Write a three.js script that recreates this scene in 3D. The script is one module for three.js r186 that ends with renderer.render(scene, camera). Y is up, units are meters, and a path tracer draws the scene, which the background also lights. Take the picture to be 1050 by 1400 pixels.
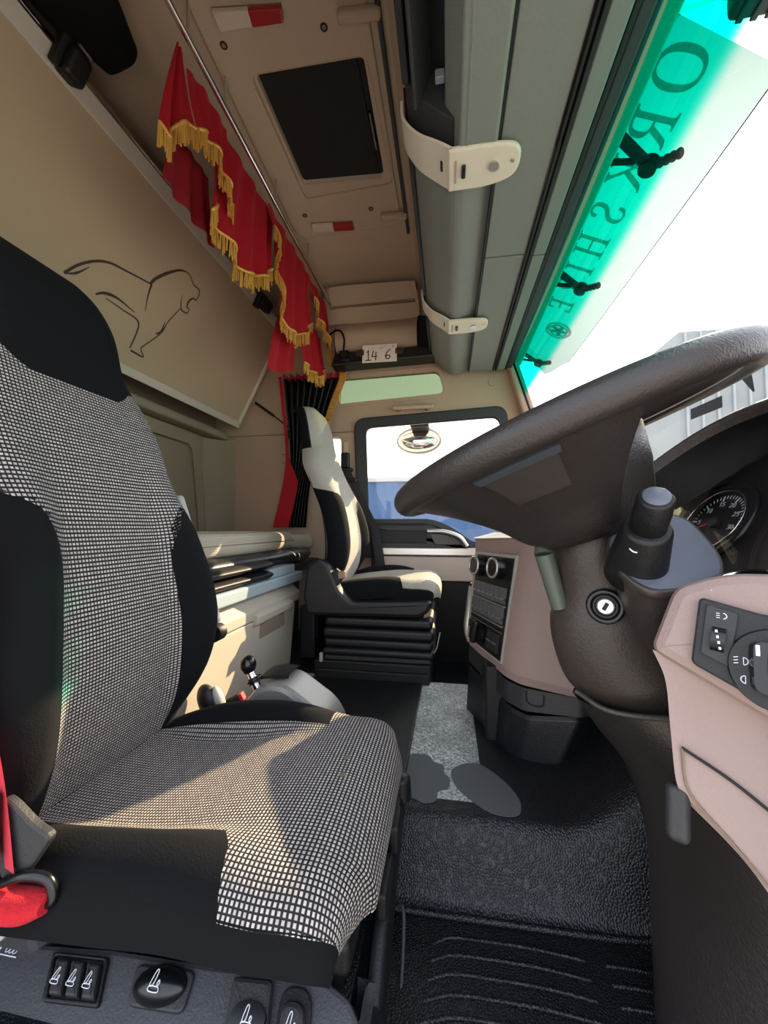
import * as THREE from 'three';
import { RoundedBoxGeometry } from 'three/addons/geometries/RoundedBoxGeometry.js';
import { mergeGeometries } from 'three/addons/utils/BufferGeometryUtils.js';
import { FontLoader } from 'three/addons/loaders/FontLoader.js';
import { TextGeometry } from 'three/addons/geometries/TextGeometry.js';

// x = towards the front of the truck, y = up, z = towards the driver's open door
const scene = new THREE.Scene();
const R = THREE.MathUtils.degToRad;
const camera = new THREE.PerspectiveCamera(106.03, 0.75, 0.02, 200);
camera.position.set(0, 0.72, 1.12);
camera.rotation.order = 'YXZ';
camera.rotation.set(R(2.3), R(9.4), 0);
scene.add(camera);

const renderer = new THREE.WebGLRenderer({ antialias: true });
renderer.toneMapping = THREE.LinearToneMapping;
renderer.toneMappingExposure = 2.1;
renderer.shadowMap.enabled = true;

// ---- sun and sky
const sunAz = R(56.5), sunEl = R(28);                       // from straight ahead towards the passenger side
const sunDir = new THREE.Vector3(Math.cos(sunAz) * Math.cos(sunEl), Math.sin(sunEl), -Math.sin(sunAz) * Math.cos(sunEl));
const sun = new THREE.DirectionalLight(0xffe4b8, 6.2);
sun.position.copy(sunDir).multiplyScalar(12);
sun.castShadow = true;
Object.assign(sun.shadow.camera, { left: -4, right: 4, top: 4, bottom: -4, near: 1, far: 40 });
sun.shadow.mapSize.set(2048, 2048);
scene.add(sun);
{
  const w = 512, h = 256, data = new Float32Array(w * h * 4), d = new THREE.Vector3();
  for (let j = 0; j < h; j++) for (let i = 0; i < w; i++) {
    const el = ((j + 0.5) / h - 0.5) * Math.PI, az = ((i + 0.5) / w - 0.5) * 2 * Math.PI;
    d.set(Math.cos(el) * Math.cos(az), Math.sin(el), Math.cos(el) * Math.sin(az));
    const up = Math.max(0, d.y), c = Math.max(0, d.dot(sunDir));
    const haze = Math.pow(1 - up, 2.2);
    const cl = 0.5 + 0.5 * Math.sin(az * 5 + Math.sin(el * 9) * 2) * Math.sin(el * 13 + Math.sin(az * 3) * 2);
    const glow = 0.7 * Math.pow(c, 4) + 3.0 * Math.pow(c, 24);
    const k = 1.05 + 0.25 * cl + 0.35 * haze;
    const o = (j * w + i) * 4;
    data[o] = (0.78 + 0.2 * haze) * k + glow; data[o + 1] = (0.88 + 0.1 * haze) * k + glow * 0.97; data[o + 2] = 1.04 * k + glow * 0.9; data[o + 3] = 1;
    if (d.y < 0) { data[o] = data[o + 1] = data[o + 2] = 0.5; }
  }
  const sky = new THREE.DataTexture(data, w, h, THREE.RGBAFormat, THREE.FloatType);
  sky.mapping = THREE.EquirectangularReflectionMapping; sky.magFilter = THREE.LinearFilter; sky.minFilter = THREE.LinearFilter;
  sky.wrapS = THREE.RepeatWrapping; sky.needsUpdate = true;
  scene.background = sky;
  scene.backgroundIntensity = 1.0;
}

// ---- helpers
let seed = 7;
const rnd = () => { seed = (seed * 16807) % 2147483647; return seed / 2147483647; };
const V = (x, y, z) => new THREE.Vector3(x, y, z);
const taken = new Map();
function numbered(name) { const n = taken.get(name) ?? 0; taken.set(name, n + 1); return n ? name + '_' + String(n).padStart(3, '0') : name; }
function thing(name, label, category, group) {
  const o = new THREE.Group(); o.name = numbered(name); scene.add(o);
  o.userData = { label, category }; if (group) o.userData.group = group;
  return o;
}
function boxUV(g) {                                         // uv in metres from the main direction of each face
  g = g.index ? g.toNonIndexed() : g;
  const p = g.attributes.position, uv = new Float32Array(p.count * 2), a = V(), b = V(), c = V();
  for (let i = 0; i < p.count; i += 3) {
    a.fromBufferAttribute(p, i); b.fromBufferAttribute(p, i + 1); c.fromBufferAttribute(p, i + 2);
    const n = b.clone().sub(a).cross(c.clone().sub(a)), x = Math.abs(n.x), y = Math.abs(n.y), z = Math.abs(n.z);
    [a, b, c].forEach((q, k) => { const [s, t] = x >= y && x >= z ? [q.z, q.y] : y >= z ? [q.x, q.z] : [q.x, q.y]; uv[2 * (i + k)] = s; uv[2 * (i + k) + 1] = t; });
  }
  g.setAttribute('uv', new THREE.BufferAttribute(uv, 2));
  return g;
}
function join(list) { return list.length === 1 ? list[0] : mergeGeometries(list.map((g) => { g = g.index ? g.toNonIndexed() : g; for (const k of Object.keys(g.attributes)) if (!['position', 'normal', 'uv'].includes(k)) g.deleteAttribute(k); return g; })); }
function part(name, geos, m, parent, label, keepUV) {
  let g = join(Array.isArray(geos) ? geos : [geos]);
  if (!keepUV) g = boxUV(g);
  const o = new THREE.Mesh(g, m); o.name = numbered(name); o.castShadow = o.receiveShadow = true;
  (parent ?? scene).add(o);
  if (label) o.userData.label = label;
  return o;
}
const struct = (name, geos, m, parent, keepUV) => { const o = part(name, geos, m, parent, null, keepUV); if (!parent) o.userData.kind = 'structure'; return o; };
function tag(o, label, category, group) { o.userData = { label, category }; if (group) o.userData.group = group; return o; }
const rb = (w, h, d, r, x = 0, y = 0, z = 0, s = 3) => new RoundedBoxGeometry(w, h, d, s, Math.min(r, w / 2.01, h / 2.01, d / 2.01)).translate(x, y, z);
const rbx = (x0, x1, y0, y1, z0, z1, r = 0.006) => rb(x1 - x0, y1 - y0, z1 - z0, r, (x0 + x1) / 2, (y0 + y1) / 2, (z0 + z1) / 2);
const tube = (pts, r, n = 40, k = 8, closed = false) => new THREE.TubeGeometry(new THREE.CatmullRomCurve3(pts.map((p) => V(...p)), closed, 'catmullrom', 0.5), n, r, k, closed);
function rod(a, b, r, r2 = r, k = 16) {                     // capped cylinder between two points
  const A = V(...a), B = V(...b), d = B.clone().sub(A), g = new THREE.CylinderGeometry(r2, r, d.length(), k);
  g.applyQuaternion(new THREE.Quaternion().setFromUnitVectors(V(0, 1, 0), d.normalize()));
  return g.translate(...A.add(B).multiplyScalar(0.5).toArray());
}
function bar(a, b, w, h, up = [0, 1, 0], r = 0.003) {       // rounded bar from a to b: w across, h along "up"
  const A = V(...a), B = V(...b), d = B.clone().sub(A), L = d.length(); d.normalize();
  const s = d.clone().cross(V(...up)).normalize(), u = s.clone().cross(d);
  return rb(L, h, w, r).applyMatrix4(new THREE.Matrix4().makeBasis(d, u, s)).translate(...A.add(B).multiplyScalar(0.5).toArray());
}
function grid(fn, nu, nv, flip) {                            // fn(u, v) -> [x, y, z, s?, t?]
  const pos = [], uv = [], idx = [];
  for (let j = 0; j <= nv; j++) for (let i = 0; i <= nu; i++) { const p = fn(i / nu, j / nv); pos.push(p[0], p[1], p[2]); uv.push(p[3] ?? 0, p[4] ?? 0); }
  for (let j = 0; j < nv; j++) for (let i = 0; i < nu; i++) {
    const a = j * (nu + 1) + i, b = a + 1, c = a + nu + 1, d = c + 1;
    flip ? idx.push(a, c, b, b, c, d) : idx.push(a, b, c, b, d, c);
  }
  const g = new THREE.BufferGeometry();
  g.setAttribute('position', new THREE.Float32BufferAttribute(pos, 3)); g.setAttribute('uv', new THREE.Float32BufferAttribute(uv, 2));
  g.setIndex(idx); g.computeVertexNormals();
  return g;
}
function loft(rows, n = 24, m = 24, closed = false, caps = false) {   // rows of points, splined both ways
  const curves = rows.map((r) => new THREE.CatmullRomCurve3(r.map((p) => V(...p)), closed, 'centripetal'));
  const across = Array.from({ length: n + 1 }, (_, i) => new THREE.CatmullRomCurve3(curves.map((c) => c.getPoint(closed ? (i % n) / n : i / n)), false, 'centripetal'));
  const g = grid((u, v) => across[Math.round(u * n)].getPoint(v).toArray(), n, m);
  if (!caps) return g;
  const out = [g];
  for (const e of [0, 1]) {
    const ring = across.slice(0, n).map((c) => c.getPoint(e)), mid = ring.reduce((s, p) => s.add(p), V()).multiplyScalar(1 / n);
    out.push(grid((u, v) => ring[Math.round(u * n) % n].clone().lerp(mid, v).toArray(), n, 2, !e));
  }
  return join(out);
}
function loftL(rows, r, m = 1, sub = 5) {                     // straight-sided loft with rounded corners
  const rr = rows.map((row) => { const out = []; row.forEach((p, i) => {
    if (i === 0 || i === row.length - 1 || !r) { out.push(p); return; }
    const P = V(...p), A = V(...row[i - 1]).sub(P), B = V(...row[i + 1]).sub(P), q = Math.min(r, A.length() / 2.1, B.length() / 2.1), S = P.clone().addScaledVector(A.normalize(), q), E = P.clone().addScaledVector(B.normalize(), q);
    for (let k = 0; k <= sub; k++) { const t = k / sub; out.push([0, 1, 2].map((c) => (1 - t) ** 2 * S.getComponent(c) + 2 * t * (1 - t) * P.getComponent(c) + t * t * E.getComponent(c))); }
  }); return out; });
  const n = rr[0].length - 1, parts = [];
  return grid((u, v) => { const f = v * (rr.length - 1), j = Math.min(rr.length - 2, Math.floor(f)), k = f - j, i = Math.round(u * n); return [0, 1, 2].map((c) => lerp(rr[j][i][c], rr[j + 1][i][c], k)); }, n, m * (rr.length - 1));
}
function slab(pts, depth, bevel = 0.004, holes = []) {       // outline in x, y, pulled along z
  const s = new THREE.Shape(pts.map((p) => new THREE.Vector2(...p)));
  for (const h of holes) s.holes.push(new THREE.Path(h.map((p) => new THREE.Vector2(...p))));
  return new THREE.ExtrudeGeometry(s, { depth: depth - 2 * bevel, bevelEnabled: bevel > 0, bevelSize: bevel, bevelThickness: bevel, bevelOffset: -bevel, bevelSegments: 2, curveSegments: 12 }).translate(0, 0, bevel);
}
function rounded(pts, r, n = 6) {                            // outline with its corners rounded
  const out = [];
  pts.forEach((p, i) => {
    const a = pts[(i + pts.length - 1) % pts.length], b = pts[(i + 1) % pts.length], rr = Array.isArray(r) ? r[i] : r;
    const la = Math.hypot(a[0] - p[0], a[1] - p[1]), lb = Math.hypot(b[0] - p[0], b[1] - p[1]), q = Math.min(rr, la / 2.1, lb / 2.1);
    const s = [p[0] + (a[0] - p[0]) / la * q, p[1] + (a[1] - p[1]) / la * q], e = [p[0] + (b[0] - p[0]) / lb * q, p[1] + (b[1] - p[1]) / lb * q];
    for (let k = 0; k <= n; k++) { const t = k / n; out.push([(1 - t) ** 2 * s[0] + 2 * t * (1 - t) * p[0] + t * t * e[0], (1 - t) ** 2 * s[1] + 2 * t * (1 - t) * p[1] + t * t * e[1]]); }
  });
  return out;
}
const turn = (g, m) => {                                     // applies a frame; a mirrored one gets its faces turned round
  g = g.index ? g.toNonIndexed() : g; g.applyMatrix4(m);
  if (m.determinant() < 0) for (const k of Object.keys(g.attributes)) { const a = g.attributes[k], q = a.itemSize; for (let i = 0; i < a.count; i += 3) for (let j = 0; j < q; j++) { const x = a.array[(i + 1) * q + j]; a.array[(i + 1) * q + j] = a.array[(i + 2) * q + j]; a.array[(i + 2) * q + j] = x; } }
  return g;
};
const basis = (o, ex, ey, ez) => new THREE.Matrix4().makeBasis(V(...ex).normalize(), V(...ey).normalize(), V(...ez).normalize()).setPosition(...o);
function facing(o, n, up = [0, 1, 0]) {                      // local z looks along n, local y as near to "up" as can be
  const z = V(...n).normalize(), x = V(...up).cross(z).normalize(), y = z.clone().cross(x);
  return new THREE.Matrix4().makeBasis(x, y, z).setPosition(...o);
}
const lerp = (a, b, t) => a + (b - a) * t, smooth = (a, b, x) => { const t = Math.min(1, Math.max(0, (x - a) / (b - a))); return t * t * (3 - 2 * t); };
function table(rows) {                                       // smooth look-up: rows [v, a, b, c ...]
  return (v) => {
    let i = 0; while (i < rows.length - 2 && v > rows[i + 1][0]) i++;
    const t = Math.min(1, Math.max(0, (v - rows[i][0]) / (rows[i + 1][0] - rows[i][0]))), p0 = rows[Math.max(0, i - 1)], p1 = rows[i], p2 = rows[i + 1], p3 = rows[Math.min(rows.length - 1, i + 2)];
    return p1.slice(1).map((_, k) => { k++; const h = p2[0] - p1[0], m1 = (p2[k] - p0[k]) / Math.max(1e-6, p2[0] - p0[0]) * h, m2 = (p3[k] - p1[k]) / Math.max(1e-6, p3[0] - p1[0]) * h, t2 = t * t, t3 = t2 * t; return (2 * t3 - 3 * t2 + 1) * p1[k] + (t3 - 2 * t2 + t) * m1 + (3 * t2 - 2 * t3) * p2[k] + (t3 - t2) * m2; });
  };
}

// ---- textures
function tex(n, fn, srgb, rep = 1) {
  const d = new Uint8Array(n * n * 4);
  for (let j = 0; j < n; j++) for (let i = 0; i < n; i++) { const c = fn(i / n, j / n, i, j); for (let k = 0; k < 3; k++) d[(j * n + i) * 4 + k] = Math.max(0, Math.min(255, Array.isArray(c) ? c[k] : c)); d[(j * n + i) * 4 + 3] = 255; }
  const t = new THREE.DataTexture(d, n, n, THREE.RGBAFormat); t.wrapS = t.wrapT = THREE.RepeatWrapping; t.magFilter = THREE.LinearFilter; t.minFilter = THREE.LinearMipmapLinearFilter; t.generateMipmaps = true;
  if (srgb) t.colorSpace = THREE.SRGBColorSpace; t.repeat.set(rep, rep); t.needsUpdate = true;
  return t;
}
const hash = (x, y) => { const s = Math.sin(x * 127.1 + y * 311.7) * 43758.5453; return s - Math.floor(s); };
function vnoise(x, y, per) { const xi = Math.floor(x), yi = Math.floor(y), f = x - xi, g = y - yi, u = f * f * (3 - 2 * f), w = g * g * (3 - 2 * g), H = (a, b) => hash(((a % per) + per) % per, ((b % per) + per) % per); return lerp(lerp(H(xi, yi), H(xi + 1, yi), u), lerp(H(xi, yi + 1), H(xi + 1, yi + 1), u), w); }
const fine = tex(256, (u, v) => 255 * (0.6 * vnoise(u * 96, v * 96, 96) + 0.4 * vnoise(u * 24, v * 24, 24)), false, 8);      // fine moulded grain
const fuzz = tex(256, (u, v, i, j) => 120 + 135 * (0.5 * hash(i, j) + 0.5 * vnoise(u * 64, v * 64, 64)), false, 8);
const cells = tex(512, (u, v) => {                            // leather-like rubber grain
  const N = 40, x = u * N, y = v * N; let d1 = 9, d2 = 9;
  for (let a = -1; a <= 1; a++) for (let b = -1; b <= 1; b++) { const cx = Math.floor(x) + a, cy = Math.floor(y) + b, hx = ((cx % N) + N) % N, hy = ((cy % N) + N) % N, d = Math.hypot(cx + hash(hx, hy) - x, cy + hash(hy + 9, hx + 3) - y); if (d < d1) { d2 = d1; d1 = d; } else if (d < d2) d2 = d; }
  return 255 * Math.min(1, (d2 - d1) * 1.6);
}, false, 5);
const speckle = tex(512, (u, v, i, j) => { const h = hash(i * 0.7, j * 1.3), n = vnoise(u * 128, v * 128, 128), m = vnoise(u * 6, v * 6, 6); const g = 105 + 140 * n * (0.55 + 0.6 * m) + 55 * (h > 0.8 ? 1 : 0); return [g * 0.98, g, g * 0.99]; }, true, 2);
const weaveCell = (u, v) => { const N = 8, x = u * N, y = v * N, fx = x - Math.floor(x), fy = y - Math.floor(y), inx = smooth(0.08, 0.2, fx) * smooth(0.08, 0.2, 1 - fx), iny = smooth(0.13, 0.28, fy) * smooth(0.13, 0.28, 1 - fy); return [inx * iny, hash(Math.floor(x), Math.floor(y)), fx, fy]; };
const weave = tex(256, (u, v) => { const [k, h, fx] = weaveCell(u, v), th = 0.92 + 0.08 * Math.sin(fx * 30); const c = k * (0.85 + 0.15 * h) * th; return [18 + 190 * c, 17 + 182 * c, 18 + 176 * c]; }, true, 19);
const weaveBump = tex(256, (u, v) => { const [k, , fx, fy] = weaveCell(u, v); return 255 * k * (1 - 0.5 * Math.hypot(fx - 0.5, fy - 0.5)); }, false, 19);

// ---- materials
function mat(color, roughness = 0.6, o = {}) { return new THREE.MeshPhysicalMaterial({ color, roughness, side: THREE.DoubleSide, ...o }); }
const grainy = (color, rough, bump = 0.0004, o = {}) => mat(color, rough, { bumpMap: fine, bumpScale: bump, ...o });
const M = {
  paleWeave: mat(0xa19d92, 0.9, { bumpMap: weaveBump, bumpScale: 0.001 }),   switchGrey: grainy(0x585b5e, 0.5),   tanBack: grainy(0x978a76, 0.85, 0.0006),   tan: grainy(0xb9a48e, 0.85, 0.0006), tanSmooth: grainy(0xb39e88, 0.7), tanLight: grainy(0xc9b394, 0.8), tanDark: grainy(0x806f5e, 0.85),
  wallTan: grainy(0xb8a08b, 0.85, 0.0006), doorTan: grainy(0xc6b5a6, 0.75), bunk: null,
  grey: grainy(0x777c76, 0.62, 0.0005), greyDark: grainy(0x2e3133, 0.6, 0.0004), black: grainy(0x0e0f12, 0.5, 0.0004), blackGloss: mat(0x101114, 0.25), deep: grainy(0x08090b, 0.6),
  rubber: mat(0x101218, 0.42, { bumpMap: cells, bumpScale: 0.0009 }), mat: mat(0x0d0f12, 0.5, { bumpMap: cells, bumpScale: 0.0006 }),
  carpet: mat(0xffffff, 0.5, { map: speckle, bumpMap: fuzz, bumpScale: 0.0012 }), stain: mat(0x5a5d5f, 0.7),
  velour: mat(0x0e0f12, 0.95, { specularIntensity: 0.35, bumpMap: fuzz, bumpScale: 0.0012, sheen: 0.12, sheenColor: new THREE.Color(0x8a8c92), sheenRoughness: 0.5 }),
  weave: mat(0xffffff, 0.85, { map: weave, bumpMap: weaveBump, bumpScale: 0.0012 }),
  column: grainy(0x38322f, 0.42, 0.0005), columnDark: grainy(0x2a2625, 0.36, 0.0005), wheel: grainy(0x2b2726, 0.42, 0.0005), wheelPanel: grainy(0x35302e, 0.55),
  pink: grainy(0x97827b, 0.6, 0.0005), silver: mat(0xc9c9c6, 0.3, { metalness: 0.85 }), chrome: mat(0xe4e4e4, 0.12, { metalness: 1 }), alu: mat(0xd2ccc0, 0.45, { metalness: 0.15 }), silverPlastic: grainy(0xa9a7a1, 0.45), silverDark: grainy(0x8a8883, 0.4, 0.0004, { metalness: 0.3 }),
  cream: grainy(0xd6cebd, 0.6), red: mat(0xa8021c, 0.75, { sheen: 0.6, sheenColor: new THREE.Color(0xff4050), sheenRoughness: 0.5, bumpMap: fuzz, bumpScale: 0.0006 }),
  gold: mat(0xdba853, 0.45, { metalness: 0.35 }), belt: mat(0xc23040, 0.7), fuzzyRed: mat(0xb50d1e, 0.95, { bumpMap: fuzz, bumpScale: 0.003, sheen: 0.8, sheenColor: new THREE.Color(0xff5060) }),
  curtain: mat(0x0e0c0d, 0.45, { sheen: 0.3 }), blueGrey: grainy(0x9aa8ad, 0.55), pedestal: grainy(0x3c3d42, 0.55, 0.0006),
  white: mat(0xe8e8e8, 0.6), paper: mat(0xf0ebe2, 0.8), ink: mat(0x2a1c18, 0.7), tape: mat(0x4a3d33, 0.35), needle: mat(0xc02028, 0.5),
  fridge: grainy(0xb3a999, 0.7), beltBlack: mat(0x1a1a1d, 0.6), mark: mat(0xdfe3ea, 0.5), dull: grainy(0x2a2a2c, 0.55),
  glass: mat(0xffffff, 0.02, { transmission: 1, ior: 1.45, specularIntensity: 0.6 }), greenGlass: mat(0xa0a892, 0.05, { transmission: 1, ior: 1.3 }),
  visor: mat(0x626d65, 0.05, { transmission: 0.95, ior: 1.3 }), lens: mat(0xffffff, 0.02, { transmission: 1, ior: 1.45 }),
};

// =====================================================================  SETTING
const ZL = -1.05, ZR = 0.86, XB = -1.42;
// floor: raised engine tunnel, rounded edge, driver's footwell and the sloping bulkhead
const step = (z) => 0.125 * (1 - smooth(0.275, 0.36, z)) * smooth(-0.44, -0.405, z);
const rise = (x, z) => { const e = Math.max(0, x - lerp(0.2, 0.45, smooth(0.24, 0.52, z))); return e < 0.16 ? e * e * 3.2 : 0.082 + (e - 0.16) * 1.1; };
const floorH = (x, z) => step(z) + rise(x, z);
struct('floor', [grid((u, v) => { const x = lerp(-0.13, 0.8, u), z = lerp(0.24, ZR, v); return [x, floorH(x, z), z]; }, 70, 70, true), rbx(-0.13, 0.8, -0.16, -0.12, 0.24, ZR, 0.002), grid((u, v) => { const x = lerp(0.075, 0.8, u), z = lerp(ZL, 0.24, v); return [x, floorH(x, z), z]; }, 50, 60, true), grid((u, v) => { const x = lerp(-0.07, 0.075, u), z = lerp(ZL, -0.41, v); return [x, floorH(x, z), z]; }, 8, 40, true), rbx(XB, -0.07, 0.0, 0.125, ZL, -0.41, 0.002), rbx(XB, -0.13, -0.12, 0.1, 0.24, ZR, 0.002)], M.rubber);
struct('tunnel_floor', [grid((u, v) => { const x = lerp(XB, 0.075, u), z = lerp(-0.41, 0.24, v); return [x, x < -0.13 ? 0.125 : floorH(x, z), z]; }, 60, 60, true), rbx(XB, 0.8, -0.16, -0.12, ZL, 0.24, 0.002)], M.carpet);
{
  const f = scene.getObjectByName('floor');
  part('floor_bead', tube([[-0.11, 0.004, 0.372], [0.1, 0.004, 0.368], [0.3, 0.004, 0.362], [0.36, 0.012, 0.36]], 0.006, 30, 6), M.rubber, f);
  for (let k = 0; k < 6; k++) { const z = 0.40 + k * 0.028; part('floor_rib', tube([[-0.03 - k * 0.004, -0.001, z + 0.018], [0.0, 0, z + 0.004], [0.06, 0, z], [0.14, 0.001, z], [0.22, 0, z + 0.004]], 0.0032, 24, 6), M.rubber, f); }
  for (let k = 0; k < 4; k++) { const z = 0.40 + k * 0.028; part('floor_rib', tube([[0.25, 0, z + 0.006], [0.29, 0.001, z + 0.006], [0.335, 0.0, z + 0.007]], 0.003, 10, 6), M.rubber, f); }
  const t = scene.getObjectByName('tunnel_floor');
  const blot = (pts) => new THREE.ExtrudeGeometry(new THREE.Shape(new THREE.CatmullRomCurve3(pts.map((p) => V(p[0], p[1], 0)), true).getPoints(60).map((p) => new THREE.Vector2(p.x, p.y))), { depth: 0.0008, bevelEnabled: false }).rotateX(Math.PI / 2).translate(0, 0.1265, 0);
  part('damp_stain', blot([[-0.102, 0.09], [-0.085, 0.082], [-0.05, 0.088], [-0.04, 0.11], [-0.016, 0.12], [-0.012, 0.15], [0.0, 0.17], [-0.004, 0.205], [-0.026, 0.22], [-0.03, 0.25], [-0.055, 0.262], [-0.08, 0.25], [-0.1, 0.258]]), M.stain, t, 'dark damp stain');
  part('damp_stain', blot([[0.005, 0.14], [0.03, 0.11], [0.07, 0.10], [0.12, 0.15], [0.15, 0.22], [0.14, 0.265], [0.09, 0.27], [0.04, 0.23], [0.012, 0.19]]), M.stain, t, 'dark damp stain');
}
// ceiling with the raised hatch surround
struct('ceiling', [slab([[XB - 0.05, ZL - 0.05], [0.36, ZL - 0.05], [0.36, ZR + 0.05], [XB - 0.05, ZR + 0.05]], 0.06, 0, [rounded([[-0.575, -0.36], [-0.205, -0.345], [-0.225, 0.082], [-0.58, 0.09]], 0.03)]).rotateX(Math.PI / 2).translate(0, 2.15, 0),
  slab(rounded([[-0.69, -0.56], [-0.195, -0.56], [-0.2, 0.36], [-0.66, 0.36]], 0.07), 0.012, 0.005, [rounded([[-0.575, -0.36], [-0.205, -0.345], [-0.225, 0.082], [-0.58, 0.09]], 0.03)]).rotateX(Math.PI / 2).translate(0, 2.093, 0)], M.tan);
struct('trim_1', [slab([[-0.155, 2.095], [-0.115, 2.06], [-0.105, 1.99], [-0.085, 1.99], [-0.085, 2.1]], 1.9, 0.003).translate(0, 0, ZL)], M.tanSmooth);
struct('trim_2', [rbx(-0.178, -0.165, 2.07, 2.1, -0.6, 0.85, 0.004)], M.greyDark);
{
  const t = thing('roof_hatch', 'black cloth-covered roof hatch blind recessed in the tan ceiling', 'roof hatch');
  const hole = rounded([[-0.575, -0.36], [-0.205, -0.345], [-0.225, 0.082], [-0.58, 0.09]], 0.03), inner = rounded([[-0.56, -0.295], [-0.238, -0.316], [-0.236, 0.07], [-0.565, 0.078]], 0.015);
  part('frame', slab(hole, 0.045, 0.003, [rounded([[-0.562, -0.30], [-0.236, -0.32], [-0.234, 0.074], [-0.567, 0.082]], 0.015)]).rotateX(Math.PI / 2).translate(0, 2.135, 0), M.tan, t);
  part('blind', slab(inner, 0.02, 0.004).rotateX(Math.PI / 2).translate(0, 2.125, 0), mat(0x131211, 0.8), t);
  part('rail', rbx(-0.262, -0.255, 2.098, 2.108, -0.3, 0.06, 0.003), M.deep, t);
  part('grip', rbx(-0.254, -0.242, 2.092, 2.106, -0.21, -0.08, 0.004), M.blackGloss, t);
}
// left (passenger) side with door window, upper window and rear quarter window
const doorHole = rounded([[-0.475, 1.305], [0.285, 1.335], [0.38, 0.63], [0.13, 0.63], [0.015, 0.715], [-0.09, 0.758], [-0.455, 0.758]], [0.05, 0.05, 0.02, 0.03, 0.05, 0.05, 0.03]);
const upHole = rounded([[-0.63, 1.6], [-0.045, 1.612], [-0.012, 1.47], [-0.63, 1.44]], [0.02, 0.04, 0.04, 0.02]);
const quarterHole = rounded([[-0.72, 1.25], [-0.615, 1.25], [-0.608, 0.86], [-0.72, 0.86]], 0.03);
struct('wall_left', slab([[XB - 0.05, -0.16], [0.8, -0.16], [0.8, 0.55], [0.44, 1.3], [0.36, 1.62], [0.36, 2.15], [XB - 0.05, 2.15]], 0.05, 0, [doorHole, upHole, quarterHole]).translate(0, 0, ZL - 0.05), M.wallTan);
struct('window_1', [slab(doorHole, 0.006, 0).translate(0, 0, ZL - 0.035)], M.glass);
struct('window_2', [slab(upHole, 0.006, 0).translate(0, 0, ZL - 0.035)], M.greenGlass);
struct('window_3', [slab(quarterHole, 0.006, 0).translate(0, 0, ZL - 0.035)], M.glass);
{
  const outer = rounded([[-0.535, 1.35], [0.315, 1.385], [0.43, 0.6], [0.12, 0.6], [0.0, 0.69], [-0.1, 0.735], [-0.51, 0.735]], [0.07, 0.06, 0.02, 0.03, 0.05, 0.05, 0.03]);
  struct('trim_3', slab(outer, 0.03, 0.01, [doorHole]).translate(0, 0, ZL - 0.004), M.greyDark);
  struct('trim_4', slab(rounded([[-0.65, 1.62], [-0.03, 1.632], [0.008, 1.45], [-0.65, 1.425]], [0.02, 0.05, 0.05, 0.02]), 0.01, 0.004, [upHole]).translate(0, 0, ZL - 0.002), M.wallTan);
  struct('trim_5', [rbx(-1.36, -0.52, 1.275, 1.28, ZL, ZL + 0.004, 0.001), rbx(-0.98, -0.7, 1.155, 1.159, ZL, ZL + 0.004, 0.001), rbx(-0.98, -0.7, 1.105, 1.109, ZL, ZL + 0.004, 0.001)], M.tanDark);
}
struct('wall_back', [rbx(XB - 0.05, XB, -0.16, 2.15, ZL - 0.05, ZR + 0.05, 0.002)], M.tanBack);
struct('trim_6', [slab(rounded([[-0.95, 0.6], [-0.86, 1.25], [0.5, 1.25], [0.5, 0.6]], 0.08), 0.03, 0.012, [rounded([[-0.89, 0.6], [-0.8, 1.19], [0.46, 1.19], [0.46, 0.6]], 0.06)]).rotateY(-Math.PI / 2).translate(XB + 0.03, 0, 0), loft([[[XB, 0.5, -0.93], [XB + 0.06, 0.5, -1.0], [XB + 0.14, 0.5, ZL]], [[XB, 1.25, -0.93], [XB + 0.06, 1.25, -1.0], [XB + 0.14, 1.25, ZL]]], 8, 4), rbx(XB, XB + 0.09, 1.255, 1.30, ZL, ZR, 0.015)], M.tanBack);
// right (driver's) side: the open doorway the photograph was taken through
struct('wall_right', slab([[XB - 0.05, -0.16], [0.8, -0.16], [0.8, 0.55], [0.44, 1.3], [0.36, 1.62], [0.36, 2.15], [XB - 0.05, 2.15]], 0.05, 0, [rounded([[-0.78, -0.1], [0.56, -0.1], [0.56, 0.7], [0.36, 1.42], [-0.78, 1.42]], 0.04)]).translate(0, 0, ZR), M.wallTan);
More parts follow.
